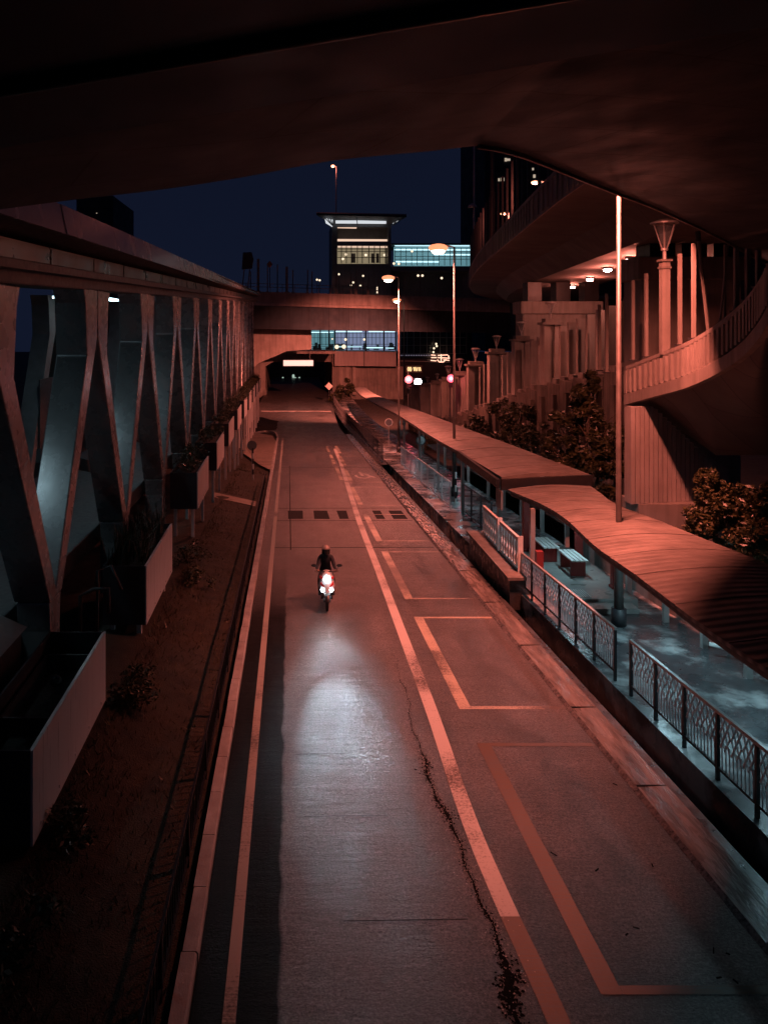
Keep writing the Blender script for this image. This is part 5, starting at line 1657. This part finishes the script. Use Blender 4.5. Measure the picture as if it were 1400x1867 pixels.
# amber display under it
ds = thing('display_board', 'small amber digit display board above the left traffic signal', 'display', tuple(at(755, 673, 118)))
b = MB(); slab_y(b, [(740, 679.5), (770, 679.5), (770, 666.5), (740, 666.5)], 118, 118.2); b.build('case', M['black'], ds)
b = MB()
for cx_ in (744.5, 748.5):
    pts = [at(cx_ + 1.3 * math.cos(a), 673 + 3.6 * math.sin(a), 117.9) for a in [2 * math.pi * q / 12 for q in range(13)]]
    b.tube(pts, .06, 5)
for cx_ in (754.5, 757, 759.5, 763, 766):
    b.tube([at(cx_ - .6, 669.5, 117.9), at(cx_ + .7, 676.5, 117.9)], .07, 5)
b.build('digit', M['glow_yellow'], ds)

# traffic signals
for k, (px, py, Y, lab) in enumerate(((745, 692, 84, 'traffic signal glowing red beside the white headlamp, left of the two'), (822, 690, 60, 'traffic signal glowing red next to the tall lamp post, right of the two'))):
    p = at(px, py, Y)
    t = thing('traffic_signal', lab, 'traffic light', (p.x, Y, zr(Y)), 'red traffic signals')
    s_ = Y / 84
    b = MB(); b.box(p.x - .2 * s_, Y + .05, p.z - 1.0 * s_, p.x + .2 * s_, Y + .3, p.z + .5 * s_); b.build('housing', M['black'], t, bevel=.02)
    b = MB(); b.tube([(p.x, Y + .04, p.z), (p.x, Y - .02, p.z)], .42 * s_, 20); b.build('lens', M['glow_red'], t)
    b = MB(); b.sphere((p.x, Y - .06, p.z), .16 * s_, .06, .16 * s_); b.build('bulb', M['glow_signal_core'], t, smooth=True)
    b = MB(); b.tube([(p.x, Y + .36, zr(Y)), (p.x, Y + .36, p.z + .9 * s_)], .06, 8); b.build('pole', M['dark_steel'], t)
    light('POINT', 'signal_glow', (p.x, Y - .5, p.z), (1, .06, .12), 40.0, t, shadow_soft_size=.15)
p = at(762, 697, 86)
t = thing('flood_lamp', 'bright white lamp between the two red traffic signals', 'lamp', (p.x, 86, zr(86)))
b = MB(); b.sphere(p, .42, .12, .42); b.build('lens', M['glow_head'], t, smooth=True)
b = MB(); b.box(p.x - .45, 86.13, p.z - .45, p.x + .45, 86.4, p.z + .45); b.build('housing', M['black'], t)
b = MB(); b.tube([(p.x, 86.45, zr(86)), (p.x, 86.45, p.z)], .07, 8); b.build('pole', M['dark_steel'], t)

# tower of the station above the overpass
YT = 128.0
tw = thing('station_tower', 'station tower with flaring lit roof standing above the far overpass', 'tower', tuple(at(660, 540, YT)))
b = MB()
slab_y(b, [(605, 600), (713, 600), (713, 481), (605, 481)], YT, YT + 9)
slab_y(b, [(605, 480.9), (615, 480.9), (615, 409), (605, 409)], YT, YT + 9); slab_y(b, [(708, 480.9), (713, 480.9), (713, 409), (708, 409)], YT, YT + 9)
slab_y(b, [(615.2, 448), (707.8, 448), (707.8, 440), (615.2, 440)], YT, YT + 9); slab_y(b, [(615.2, 414), (707.8, 414), (707.8, 409), (615.2, 409)], YT, YT + 9)
b.build('wall', M['station'], tw)
b = MB(); slab_y(b, [(615, 480.8), (708, 480.8), (708, 448.2), (615, 448.2)], YT + 4, YT + 4.2); b.build('lit_room', M['glow_warm'], tw)
b = MB(); slab_y(b, [(615, 440), (708, 440), (708, 414), (615, 414)], YT + 3, YT + 3.2); b.build('clerestory', M['station'], tw)
b = MB(); slab_y(b, [(615.5, 439.8), (706, 440.3), (706, 436.3), (615.5, 435.8)], YT + .3, YT + .6); slab_y(b, [(615.5, 415.6), (650, 416.4), (650, 414.2), (615.5, 413.8)], YT + .3, YT + .6); slab_y(b, [(616, 451), (706, 451.5), (706, 449), (616, 448.5)], YT + .3, YT + .6)
b.build('cornice_light', M['glow_strip'], tw)
b = MB()
for px in (622, 631, 640, 651, 660, 672, 682, 692, 702):
    slab_y(b, [(px, 480), (px + 1.3, 480), (px + 1.3, 448.5), (px, 448.5)], YT + .2, YT + .4)
for yy in (454.5, 459, 470):
    slab_y(b, [(615.5, yy), (707, yy), (707, yy - 1), (615.5, yy - 1)], YT + .05, YT + .19)
b.build('window_bar', M['dark_steel'], tw)
b = MB()
for px0, px1 in ((641, 648), (677, 682), (686, 691)):
    slab_y(b, [(px0, 479), (px1, 479), (px1, 462), (px0, 462)], YT + 3, YT + 3.3)
b.build('dark_bay', M['station'], tw)
b = MB()
for px, py in ((631, 464), (667, 465), (701, 465), (625, 472)):
    b.sphere(at(px, py, YT + 2.5), .22, .1, .22)
b.build('room_lamp', M['glow_window'], tw)
# flaring roof: lit soffit, dark top, raking struts
b = MB()
q0 = [at(577, 392, YT - 2), at(741, 396, YT - 2), at(741, 394, YT + 12), at(577, 391, YT + 12)]
q1 = [at(606, 409, YT - .1), at(716, 409, YT - .1), at(716, 407, YT + 9), at(606, 407, YT + 9)]
b.raw(q0 + q1, [(0, 1, 5, 4), (1, 2, 6, 5), (2, 3, 7, 6), (3, 0, 4, 7)])
b.build('lit_soffit', M['station'], tw)
b = MB()
slab_y(b, [(612, 407.2), (704, 407.8), (704, 401), (612, 399.5)], YT - .9, YT - .7)
b.build('soffit_light', M['glow_soffit'], tw)
b = MB()
b.raw([at(592, 397.5, YT - 1.9), at(607, 400.5, YT - 1.6), at(606, 414, YT - .6), at(594, 407, YT - 1.4)], [(0, 1, 2, 3)])
b.build('soffit_light', M['glow_soffit'], tw)
b = MB(); b.raw([at(735, 398, YT - 1.9), at(722, 405, YT - 1.2), at(716, 411, YT - .6), at(716, 407, YT - .8)], [(0, 1, 2, 3)])
b.build('soffit_light', M['glow_soffit'], tw)
b = MB()
for x0, x1 in ((592, 606), (597, 606), (602, 607), (650, 652), (735, 716), (728, 715)):
    b.bar(at(x0, 397, YT - 2.2), at(x1, 411, YT - .9), .12)
b.build('strut', M['station'], tw)
b = MB(); b.raw([q0[0] + Vector((0, 0, .35)), q0[1] + Vector((0, 0, .35)), q0[2] + Vector((0, 0, .4)), q0[3] + Vector((0, 0, .4))] + [p.copy() + Vector((0, -.01, .002)) for p in q0],
                [(0, 1, 2, 3), (4, 7, 6, 5), (0, 4, 5, 1), (1, 5, 6, 2), (2, 6, 7, 3), (3, 7, 4, 0)]); b.build('roof', M['dark_steel'], tw)
# glazed hall joined to it
hl = thing('glazed_hall', 'teal lit glazed station hall between the tower and the upper ramp', 'building', tuple(at(790, 490, YT)))
b = MB(); slab_y(b, [(718, 485), (862, 485), (862, 446), (718, 446)], YT + 3, YT + 3.2); b.build('lit_wall', M['glow_teal'], hl)
b = MB()
for yy, a, c in ((447.5, 720, 856), (455, 719, 857), (464, 790, 857), (477, 722, 800)):
    slab_y(b, [(a, yy + 1.1), (c, yy + 1.5), (c, yy - .7), (a, yy - 1.1)], YT + .6, YT + .8)
b.build('light_strip', M['glow_teal_hot'], hl)
b = MB()
for px in range(720, 860, 10):
    slab_y(b, [(px, 484), (px + .9, 484), (px + .9, 452), (px, 452)], YT + .3, YT + .45)
for yy in (459.5, 468, 473):
    slab_y(b, [(719, yy), (860, yy), (860, yy - .9), (719, yy - .9)], YT + .15, YT + .29)
b.build('glazing_bar', M['station'], hl)
b = MB(); slab_y(b, [(716, 494), (864, 494), (864, 485.2), (716, 485.2)], YT - .3, YT + 9); b.build('floor_slab', M['station'], hl)
b = MB(); slab_y(b, [(714, 446), (866, 446), (866, 443.5), (714, 443.5)], YT - .6, YT + 9); b.build('roof', M['dark_steel'], hl)
b = MB(); slab_y(b, [(714, 600), (864, 600), (864, 494.2), (714, 494.2)], YT + 5, YT + 6); b.build('lower_wall', M['station'], hl)
b = MB()
for px, py in ((762, 502.5), (770, 502.5), (805, 507), (727, 481), (718, 480.5), (751, 458)):
    b.sphere(at(px, py, YT - .1), .2, .1, .2)
b.build('lamp_globe', M['glow_window'], hl)
# small lamps seen between the posts
for k, (px, py) in enumerate(((618, 500), (662, 503), (644, 515), (640, 520), (657, 521), (688, 524), (688, 528), (688, 533), (578, 510), (583, 511))):
    p = at(px, py, YT - 4)
    t = thing('garden_lamp', '%s tiny lamp dot below the station tower, counted from the left' % ORD[[2, 6, 4, 3, 5, 7, 8, 9, 0, 1][k]], 'lamp', tuple(p), 'tiny lamps below the station tower')
    b = MB(); b.sphere(p, .16, .08, .16); b.build('globe', M['glow_window'], t)
    b = MB(); b.tube([(p.x, YT - 3.9, p.z - 6), (p.x, YT - 3.9, p.z)], .04, 5); b.build('post', M['black'], t)

# flood mast in the sky
t = thing('flood_mast', 'thin high mast with one small lit lamp alone against the sky', 'mast', tuple(at(613, 540, 140)))
p = at(613, 303, 140)
b = MB(); b.tube([at(613, 540, 140), p, p + Vector((-.5, 0, .1))], [.16, .09, .06], 6); b.build('pole', M['pole'], t)
p = at(607, 303, 140); b = MB(); b.sphere(p, .34, .2, .26); b.build('lamp', M['glow_sodium'], t, smooth=True)
light('POINT', 'mast_light', tuple(p + Vector((0, -.6, -.6))), SODIUM, 300, t, shadow_soft_size=.2)

# dark tower blocks
M['dim_window'] = emit_mat('dim_window', (1.0, .8, .6), .45)
def block(label, x0, x1, ytop, Y, depth, wins):
    t = thing('tower_block', label, 'tower block', tuple(at((x0 + x1) / 2, 600, Y)), 'dark tower blocks')
    b = MB(); slab_y(b, [(x0, 640), (x1, 640), (x1, ytop), (x0, ytop)], Y, Y + depth); b.build('wall', M['facade'], t)
    for px, py, w, h_ in wins:
        b = MB(); slab_y(b, [(px, py + h_), (px + w, py + h_), (px + w, py), (px, py)], Y - .3, Y - .05)
        b.build('window', M['dim_window'], t)
    b = MB()
    yy = ytop + 8
    while yy < 600:
        slab_y(b, [(x0, yy + 1), (x1, yy + 1), (x1, yy), (x0, yy)], Y - .25, Y - .02); yy += 12
    b.build('floor_band', M['dark_steel'], t)
    b = MB(); slab_y(b, [(x0 + 8, ytop), (x0 + 25, ytop), (x0 + 25, ytop - 12), (x0 + 8, ytop - 12)], Y + 5, Y + 12); b.build('plant_room', M['facade'], t)


block('dark tower block with a few lit windows behind the upper ramp', 884, 1010, 150, 210, 30, ((920, 288, 4, 6), (924, 289, 6, 4), (908, 325, 3, 5), (913, 324, 6, 6), (970, 306, 3, 4), (972, 318, 4, 6), (984, 330, 3, 4)))
block('dark tower block just above the footbridge roof at the left', 140, 207, 357, 190, 25, ((176, 388, 1.5, 1.5),))


block('low dark building mass seen between the piers of the upper ramp', 1030, 1470, 425, 100, 25, ())

# ------------------------------------------------------------------ trees on the right
def tree(name, label, cat, base, crowns, leafmat, n_each, size, group, seed):
    t = thing(name, label, cat, base, group)
    rnd = random.Random(seed)
    b = MB()
    for i, (c, r_) in enumerate(crowns):
        for q in range(9):
            d = Vector((rnd.gauss(0, 1), rnd.gauss(0, 1), rnd.gauss(0, 1))).normalized() * r_ * rnd.uniform(.35, .95)
            leaves(b, Vector(c) + d, r_ * rnd.uniform(.25, .45), n_each // 9, size, (1, 1, .85), seed * 77 + i * 13 + q)
    b.build('crown', leafmat, t, recalc=False)
    b = MB()
    B = Vector(base)
    for c, r_ in crowns:
        c = Vector(c); m_ = B.lerp(c, .5) + Vector((rnd.gauss(0, .1), rnd.gauss(0, .1), .1))
        b.tube([B - Vector((0, 0, .3)), B.lerp(m_, .5), m_, c], [.09, .07, .05, .015], 7)
        for q in range(4):
            b.tube([m_.lerp(c, .4), c + Vector((rnd.gauss(0, r_ * .5), rnd.gauss(0, r_ * .5), rnd.gauss(0, r_ * .5)))], [.03, .006], 5)
    b.build('trunk', M['bark'], t)


def crown_px(lst, Y0):
    return [(tuple(at(px, py, Y0 + dy)), r_) for px, py, r_, dy in lst]


tree('tree', 'dark leafy tree behind the lamp post between the two canopies', 'tree', (10.7, 27.6, zr(27) + .6),
     crown_px([(1075, 735, .75, 27), (1040, 775, .8, 27.5), (1105, 785, .8, 27), (1060, 830, .9, 27.2), (1120, 840, .8, 26.5), (1030, 860, .75, 27.6), (1095, 880, .8, 26.8), (1020, 810, .55, 28), (1080, 690, .4, 27.5)], 0),
     M['leaf_dark'], 1150, .2, 'trees and bushes on the bank', 11)
tree('bush', 'orange tinged bush behind the near canopy, in front of the ribbed wall', 'bush', (10.6, 18.9, zr(19) + .7),
     crown_px([(1300, 905, .62, 19), (1280, 950, .6, 18.6), (1325, 960, .6, 18.4), (1345, 915, .55, 18.8), (1285, 868, .28, 19.2), (1262, 985, .5, 18.2), (1365, 990, .6, 17.8)], 0),
     M['leaf'], 1200, .13, 'trees and bushes on the bank', 12)
tree('bush', 'orange tinged bush at the right frame edge behind the near canopy', 'bush', (11.0, 16.9, zr(17) + .7),
     crown_px([(1400, 930, .55, 17.2), (1385, 975, .55, 16.8), (1420, 1010, .6, 16.4), (1440, 950, .6, 16.8), (1395, 900, .35, 17.4)], 0),
     M['leaf'], 1100, .13, 'trees and bushes on the bank', 13)
tree('bush', 'dark scrub at the foot of the farther fins beyond the far canopy', 'bush', (11.6, 36, zr(36) + .4),
     crown_px([(985, 800, .9, 37), (1000, 850, .8, 35), (960, 790, .6, 40)], 0), M['leaf_dark'], 800, .2, 'trees and bushes on the bank', 14)
for k_, (Y_, lab_) in enumerate(((42, 'dark scrub against the ramp wall below the nearest lantern columns'), (48.5, 'dark scrub against the ramp wall below the second lantern column'), (55, 'dark scrub against the ramp wall halfway along the lantern columns'), (63, 'dark scrub against the ramp wall at its farther end'))):
    tree('bush', lab_, 'bush', (12.1, Y_, zr(Y_) + .4), [((12.2 + random.uniform(-.3, .3), Y_ + dy, winterp(Y_, 1) - random.uniform(1.0, 2.6)), random.uniform(.7, 1.1)) for dy in (-2.4, -1.2, 0, 1.2, 2.4)], M['leaf_dark'], 500, .24, 'trees and bushes on the bank', 40 + k_)
tree('bush', 'dark scrub beside the underpass mouth right of the road', 'bush', (9.0, 112, zr(112)),
     crown_px([(622, 715, 1.3, 114), (632, 705, 1.2, 112), (612, 725, 1.0, 110)], 0), M['leaf_dark'], 700, .4, 'trees and bushes on the bank', 15)

# ------------------------------------------------------------------ scooter and rider
SX, SY = (596.5 - CX) * 19.5 / F, 19.5
SZ = zr(SY)
sc = thing('motor_scooter', 'white motor scooter with lit headlamp and red flashes riding towards the camera', 'scooter', (SX, SY, SZ))


def P(x, y, z): return (SX + x, SY + y, SZ + z)


def wheel(y, r_):
    w = MB()
    n = 28
    pts = [P(0, y + r_ * .84 * math.cos(2 * math.pi * k / n), r_ + r_ * .84 * math.sin(2 * math.pi * k / n)) for k in range(n + 1)]
    w.tube(pts, r_ * .17, 10, False)
    wo = w.build('wheel', M['rubber'], sc, smooth=True)
    q = MB()
    for k in range(5):
        a = 2 * math.pi * k / 5
        q.bar(P(0, y, r_), P(0, y + r_ * .72 * math.cos(a), r_ + r_ * .72 * math.sin(a)), .04, .03)
    q.tube([P(-.06, y, r_), P(.06, y, r_)], .05, 10)
    q.build('rim', M['chrome'], wo)


wheel(0.02, .25)
wheel(1.25, .25)
b = MB()      # front mudguard hugging the wheel
for s in range(9):
    a0, a1 = R(20 + s * 15), R(35 + s * 15)
    r_ = .285
    vs = []
    for a in (a0, a1):
        for x, k in ((-.075, .96), (-.05, 1.04), (0, 1.07), (.05, 1.04), (.075, .96)):
            vs.append(P(x, .02 - r_ * k * math.cos(a), .25 + r_ * k * math.sin(a)))
    b.raw(vs, [(i, i + 1, 6 + i, 5 + i) for i in range(4)])
b.build('mudguard', M['black'], sc, smooth=True)
b = MB()
for x in (-.085, .085): b.tube([P(x, .02, .25), P(x, .14, .66)], .025, 8)
b.build('fork', M['chrome'], sc)
# front apron: tapered shield, widest at the indicators, pointed below
b = MB()
prof_ = [(.42, .05, .02), (.50, .13, .04), (.58, .21, .07), (.68, .24, .10), (.78, .215, .13), (.86, .19, .16), (.94, .20, .19), (1.02, .15, .22), (1.08, .07, .25)]
rings = []
for z, w, y in prof_:
    rings.append([P(-w, y + .11, z), P(-w * .75, y + .0, z), P(-w * .3, y - .07, z), P(0, y - .085, z), P(w * .3, y - .07, z), P(w * .75, y + .0, z), P(w, y + .11, z), P(0, y + .16, z)])
vs = [v for r_ in rings for v in r_]
b.raw(vs, [(i * 8 + k, i * 8 + (k + 1) % 8, (i + 1) * 8 + (k + 1) % 8, (i + 1) * 8 + k) for i in range(len(rings) - 1) for k in range(8)] + [tuple(range(8)), tuple(range(8 * len(rings) - 8, 8 * len(rings)))])
b.build('front_apron', M['scooter_white'], sc, smooth=True)
for s in (-1, 1):
    b = MB(); b.raw([P(s * .19, .105, .82), P(s * .06, .035, .70), P(s * .05, .02, .64), P(s * .20, .085, .74), P(s * .19, .145, .82), P(s * .06, .075, .70), P(s * .05, .06, .64), P(s * .20, .125, .74)],
                    [(0, 1, 2, 3), (4, 7, 6, 5), (0, 4, 5, 1), (1, 5, 6, 2), (2, 6, 7, 3), (3, 7, 4, 0)])
    b.build('red_flash', M['scooter_red'], sc)
    b = MB(); b.raw([P(s * .20, .17, .97), P(s * .12, .105, .94), P(s * .13, .09, .89), P(s * .20, .135, .91), P(s * .20, .20, .97), P(s * .12, .14, .94), P(s * .13, .13, .89), P(s * .20, .17, .91)],
                    [(0, 1, 2, 3), (4, 7, 6, 5), (0, 4, 5, 1), (1, 5, 6, 2), (2, 6, 7, 3), (3, 7, 4, 0)])
    b.build('indicator', M['scooter_red'], sc)
b = MB(); b.sphere(P(0, .07, .90), .10, .05, .075); b.build('headlight', M['glow_head'], sc, smooth=True)
for s in (-1, 1):
    b = MB(); b.sphere(P(s * .115, .05, .60), .07, .045, .055); b.build('running_light', M['glow_head'], sc, smooth=True)
b = MB(); b.box(SX - .06, SY - .06, SZ + .49, SX + .06, SY - .045, SZ + .55); b.build('number_plate', M['white'], sc)
b = MB()      # body behind the shield: floor, seat fairing
b.raw([P(-.17, .2, .28), P(.17, .2, .28), P(.2, 1.3, .38), P(-.2, 1.3, .38), P(-.17, .2, .36), P(.17, .2, .36), P(.17, .55, .38), P(-.17, .55, .38), P(-.15, .72, .72), P(.15, .72, .72), P(.11, 1.55, .8), P(-.11, 1.55, .8)],
      [(0, 3, 2, 1), (0, 1, 5, 4), (4, 5, 6, 7), (7, 6, 9, 8), (8, 9, 10, 11), (1, 2, 10, 9), (1, 9, 6, 5), (0, 4, 7, 8), (0, 8, 11, 3), (2, 3, 11, 10)])
b.build('body', M['black'], sc, bevel=.02)
b = MB(); b.sphere(P(0, 1.05, .78), .16, .48, .085); b.build('saddle', M['black'], sc, smooth=True)
b = MB(); b.tube([P(-.34, .33, 1.06), P(-.2, .25, 1.06), P(0, .24, 1.07), P(.2, .25, 1.06), P(.34, .33, 1.06)], .018, 8)
b.build('handlebar', M['black'], sc, smooth=True)
for s in (-1, 1):
    b = MB(); b.tube([P(s * .28, .27, 1.07), P(s * .34, .26, 1.22)], .009, 6); b.sphere(P(s * .37, .26, 1.245), .085, .02, .045)
    b.build('mirror', M['black'], sc, smooth=True)
for aim_y, watts, cone, wide in ((13.4, 520, 9.0, 2.0), (15.2, 130, 34, 1.0)):      # far and near throw of the head lamp
    o = light('SPOT', 'headlight_beam', P(0, -.08, .92), (.62, .86, 1.0), watts, sc, spot_size=R(cone), spot_blend=1.0, shadow_soft_size=.06)
    tgt = Vector((SX + .03, aim_y, zr(aim_y))) - Vector(P(0, -.08, .80))
    o.rotation_euler = tgt.to_track_quat('-Z', 'Y').to_euler()
    o.scale = (wide, 1, 1)
for s in (-1, 1):
    o = light('SPOT', 'running_beam', P(s * .115, -.05, .60), (.85, .95, 1.0), 10, sc, spot_size=R(60), spot_blend=1.0, shadow_soft_size=.04)
    o.rotation_euler = (Vector((SX + s * .3, 13.5, zr(13.5))) - Vector(P(0, 0, .6))).to_track_quat('-Z', 'Y').to_euler()

# rider: one continuous skinned body, seated, hands on the bars
rd = thing('person', 'scooter rider in dark jacket and pale open-face helmet, both hands on the handlebar', 'person', P(0, .85, .8))
bm = bmesh.new()
sk = bm.verts.layers.skin.verify()
def V(x, y, z, r_, root=False):
    v = bm.verts.new(P(x, y, z)); v[sk].radius = (r_, r_ * .9); v[sk].use_root = root; return v
def E(*vs):
    for a, c in zip(vs, vs[1:]): bm.edges.new((a, c))
pel = V(0, .92, .88, .15, True); wst = V(0, .90, 1.05, .145); che = V(0, .84, 1.24, .165); nk0 = V(0, .80, 1.38, .10); nk = V(0, .78, 1.45, .06); hd = V(0, .76, 1.53, .085); hd2 = V(0, .755, 1.60, .09)
E(pel, wst, che, nk0, nk, hd, hd2)
for s in (-1, 1):
    sh = V(s * .17, .81, 1.33, .085); el = V(s * .25, .64, 1.10, .06); fo_ = V(s * .27, .50, 1.07, .047); wr = V(s * .275, .37, 1.08, .034); pa = V(s * .28, .32, 1.085, .04)
    E(nk0, sh, el, fo_, wr, pa)
    hp = V(s * .11, .88, .84, .11); kn = V(s * .20, .46, .76, .075); ca = V(s * .20, .50, .56, .058); an = V(s * .20, .54, .40, .042); he = V(s * .20, .50, .385, .045); to = V(s * .205, .33, .375, .038)
    E(pel, hp, kn, ca, an, he, to)
me = bpy.data.meshes.new('body'); bm.to_mesh(me); bm.free()
me.materials.append(M['cloth'])
bo = bpy.data.objects.new('body', me); COL.objects.link(bo); bo.parent = rd; bo.matrix_parent_inverse = Matrix.Translation(rd.location).inverted()
md = bo.modifiers.new('skin', 'SKIN'); md.use_smooth_shade = True
md = bo.modifiers.new('sub', 'SUBSURF'); md.levels = 2; md.render_levels = 2
# five curled fingers and thumb on each grip
for s in (-1, 1):
    b = MB()
    for k in range(4):
        x = s * (.235 + .026 * k); l_ = (.9, 1.0, .95, .8)[k]
        b.tube([P(x, .335, 1.10), P(x, .295 - .01 * l_, 1.10), P(x, .272, 1.075), P(x, .285, 1.045)], [.011, .011, .010, .008], 7)
    b.tube([P(s * .225, .35, 1.08), P(s * .21, .325, 1.06), P(s * .22, .30, 1.045)], [.013, .012, .009], 7)
    b.build('hand', M['skin'], rd, smooth=True)
b = MB(); b.sphere(P(0, .72, 1.535), .075, .085, .105, 16, 12)
b.sphere(P(0, .632, 1.525), .014, .02, .022, 8, 6)
for s in (-1, 1): b.sphere(P(s * .077, .74, 1.53), .012, .02, .03, 8, 6)
b.box(SX - .024, SY + .640, SZ + 1.483, SX + .024, SY + .652, SZ + 1.490)
for s in (-1, 1): b.sphere(P(s * .03, .646, 1.555), .012, .008, .008, 8, 6)
b.build('face', M['skin'], rd, smooth=True)
hm = MB(); n = 18
vs = []
for j in range(8):
    th = R(0 + j * 14.5)
    for i in range(n):
        ph = 2 * math.pi * i / n
        lim = th if not (math.sin(ph) < -.35 and th > R(72)) else R(72)
        vs.append(P(.128 * math.sin(lim) * math.cos(ph), .755 + .145 * math.sin(lim) * math.sin(ph), 1.58 + .135 * math.cos(lim)))
hm.raw(vs, [(j * n + i, j * n + (i + 1) % n, (j + 1) * n + (i + 1) % n, (j + 1) * n + i) for j in range(7) for i in range(n)])
ho = hm.build('helmet', M['helmet'], rd, smooth=True)
b = MB()
vs = []
for j in range(5):
    z = 1.60 - .035 * j
    for i in range(11):
        ph = R(200 + 14 * i)
        vs.append(P(.132 * math.cos(ph), .755 + .15 * math.sin(ph), z))
b.raw(vs, [(j * 11 + i, j * 11 + i + 1, (j + 1) * 11 + i + 1, (j + 1) * 11 + i) for j in range(4) for i in range(10)])
b.build('visor', M['visor'], ho, smooth=True)
for s in (-1, 1):
    b = MB(); b.sphere(P(s * .205, .40, .385), .05, .13, .045); b.build('shoe', M['black'], rd, smooth=True)

# the scooter is a small one: bring it and its rider to size about the wheel's contact with the road
KS = .88
sc.scale = (KS, KS, KS)
rd.scale = (KS, KS, KS)
rd.location = (SX, SY + .85 * KS, SZ + .8 * KS)
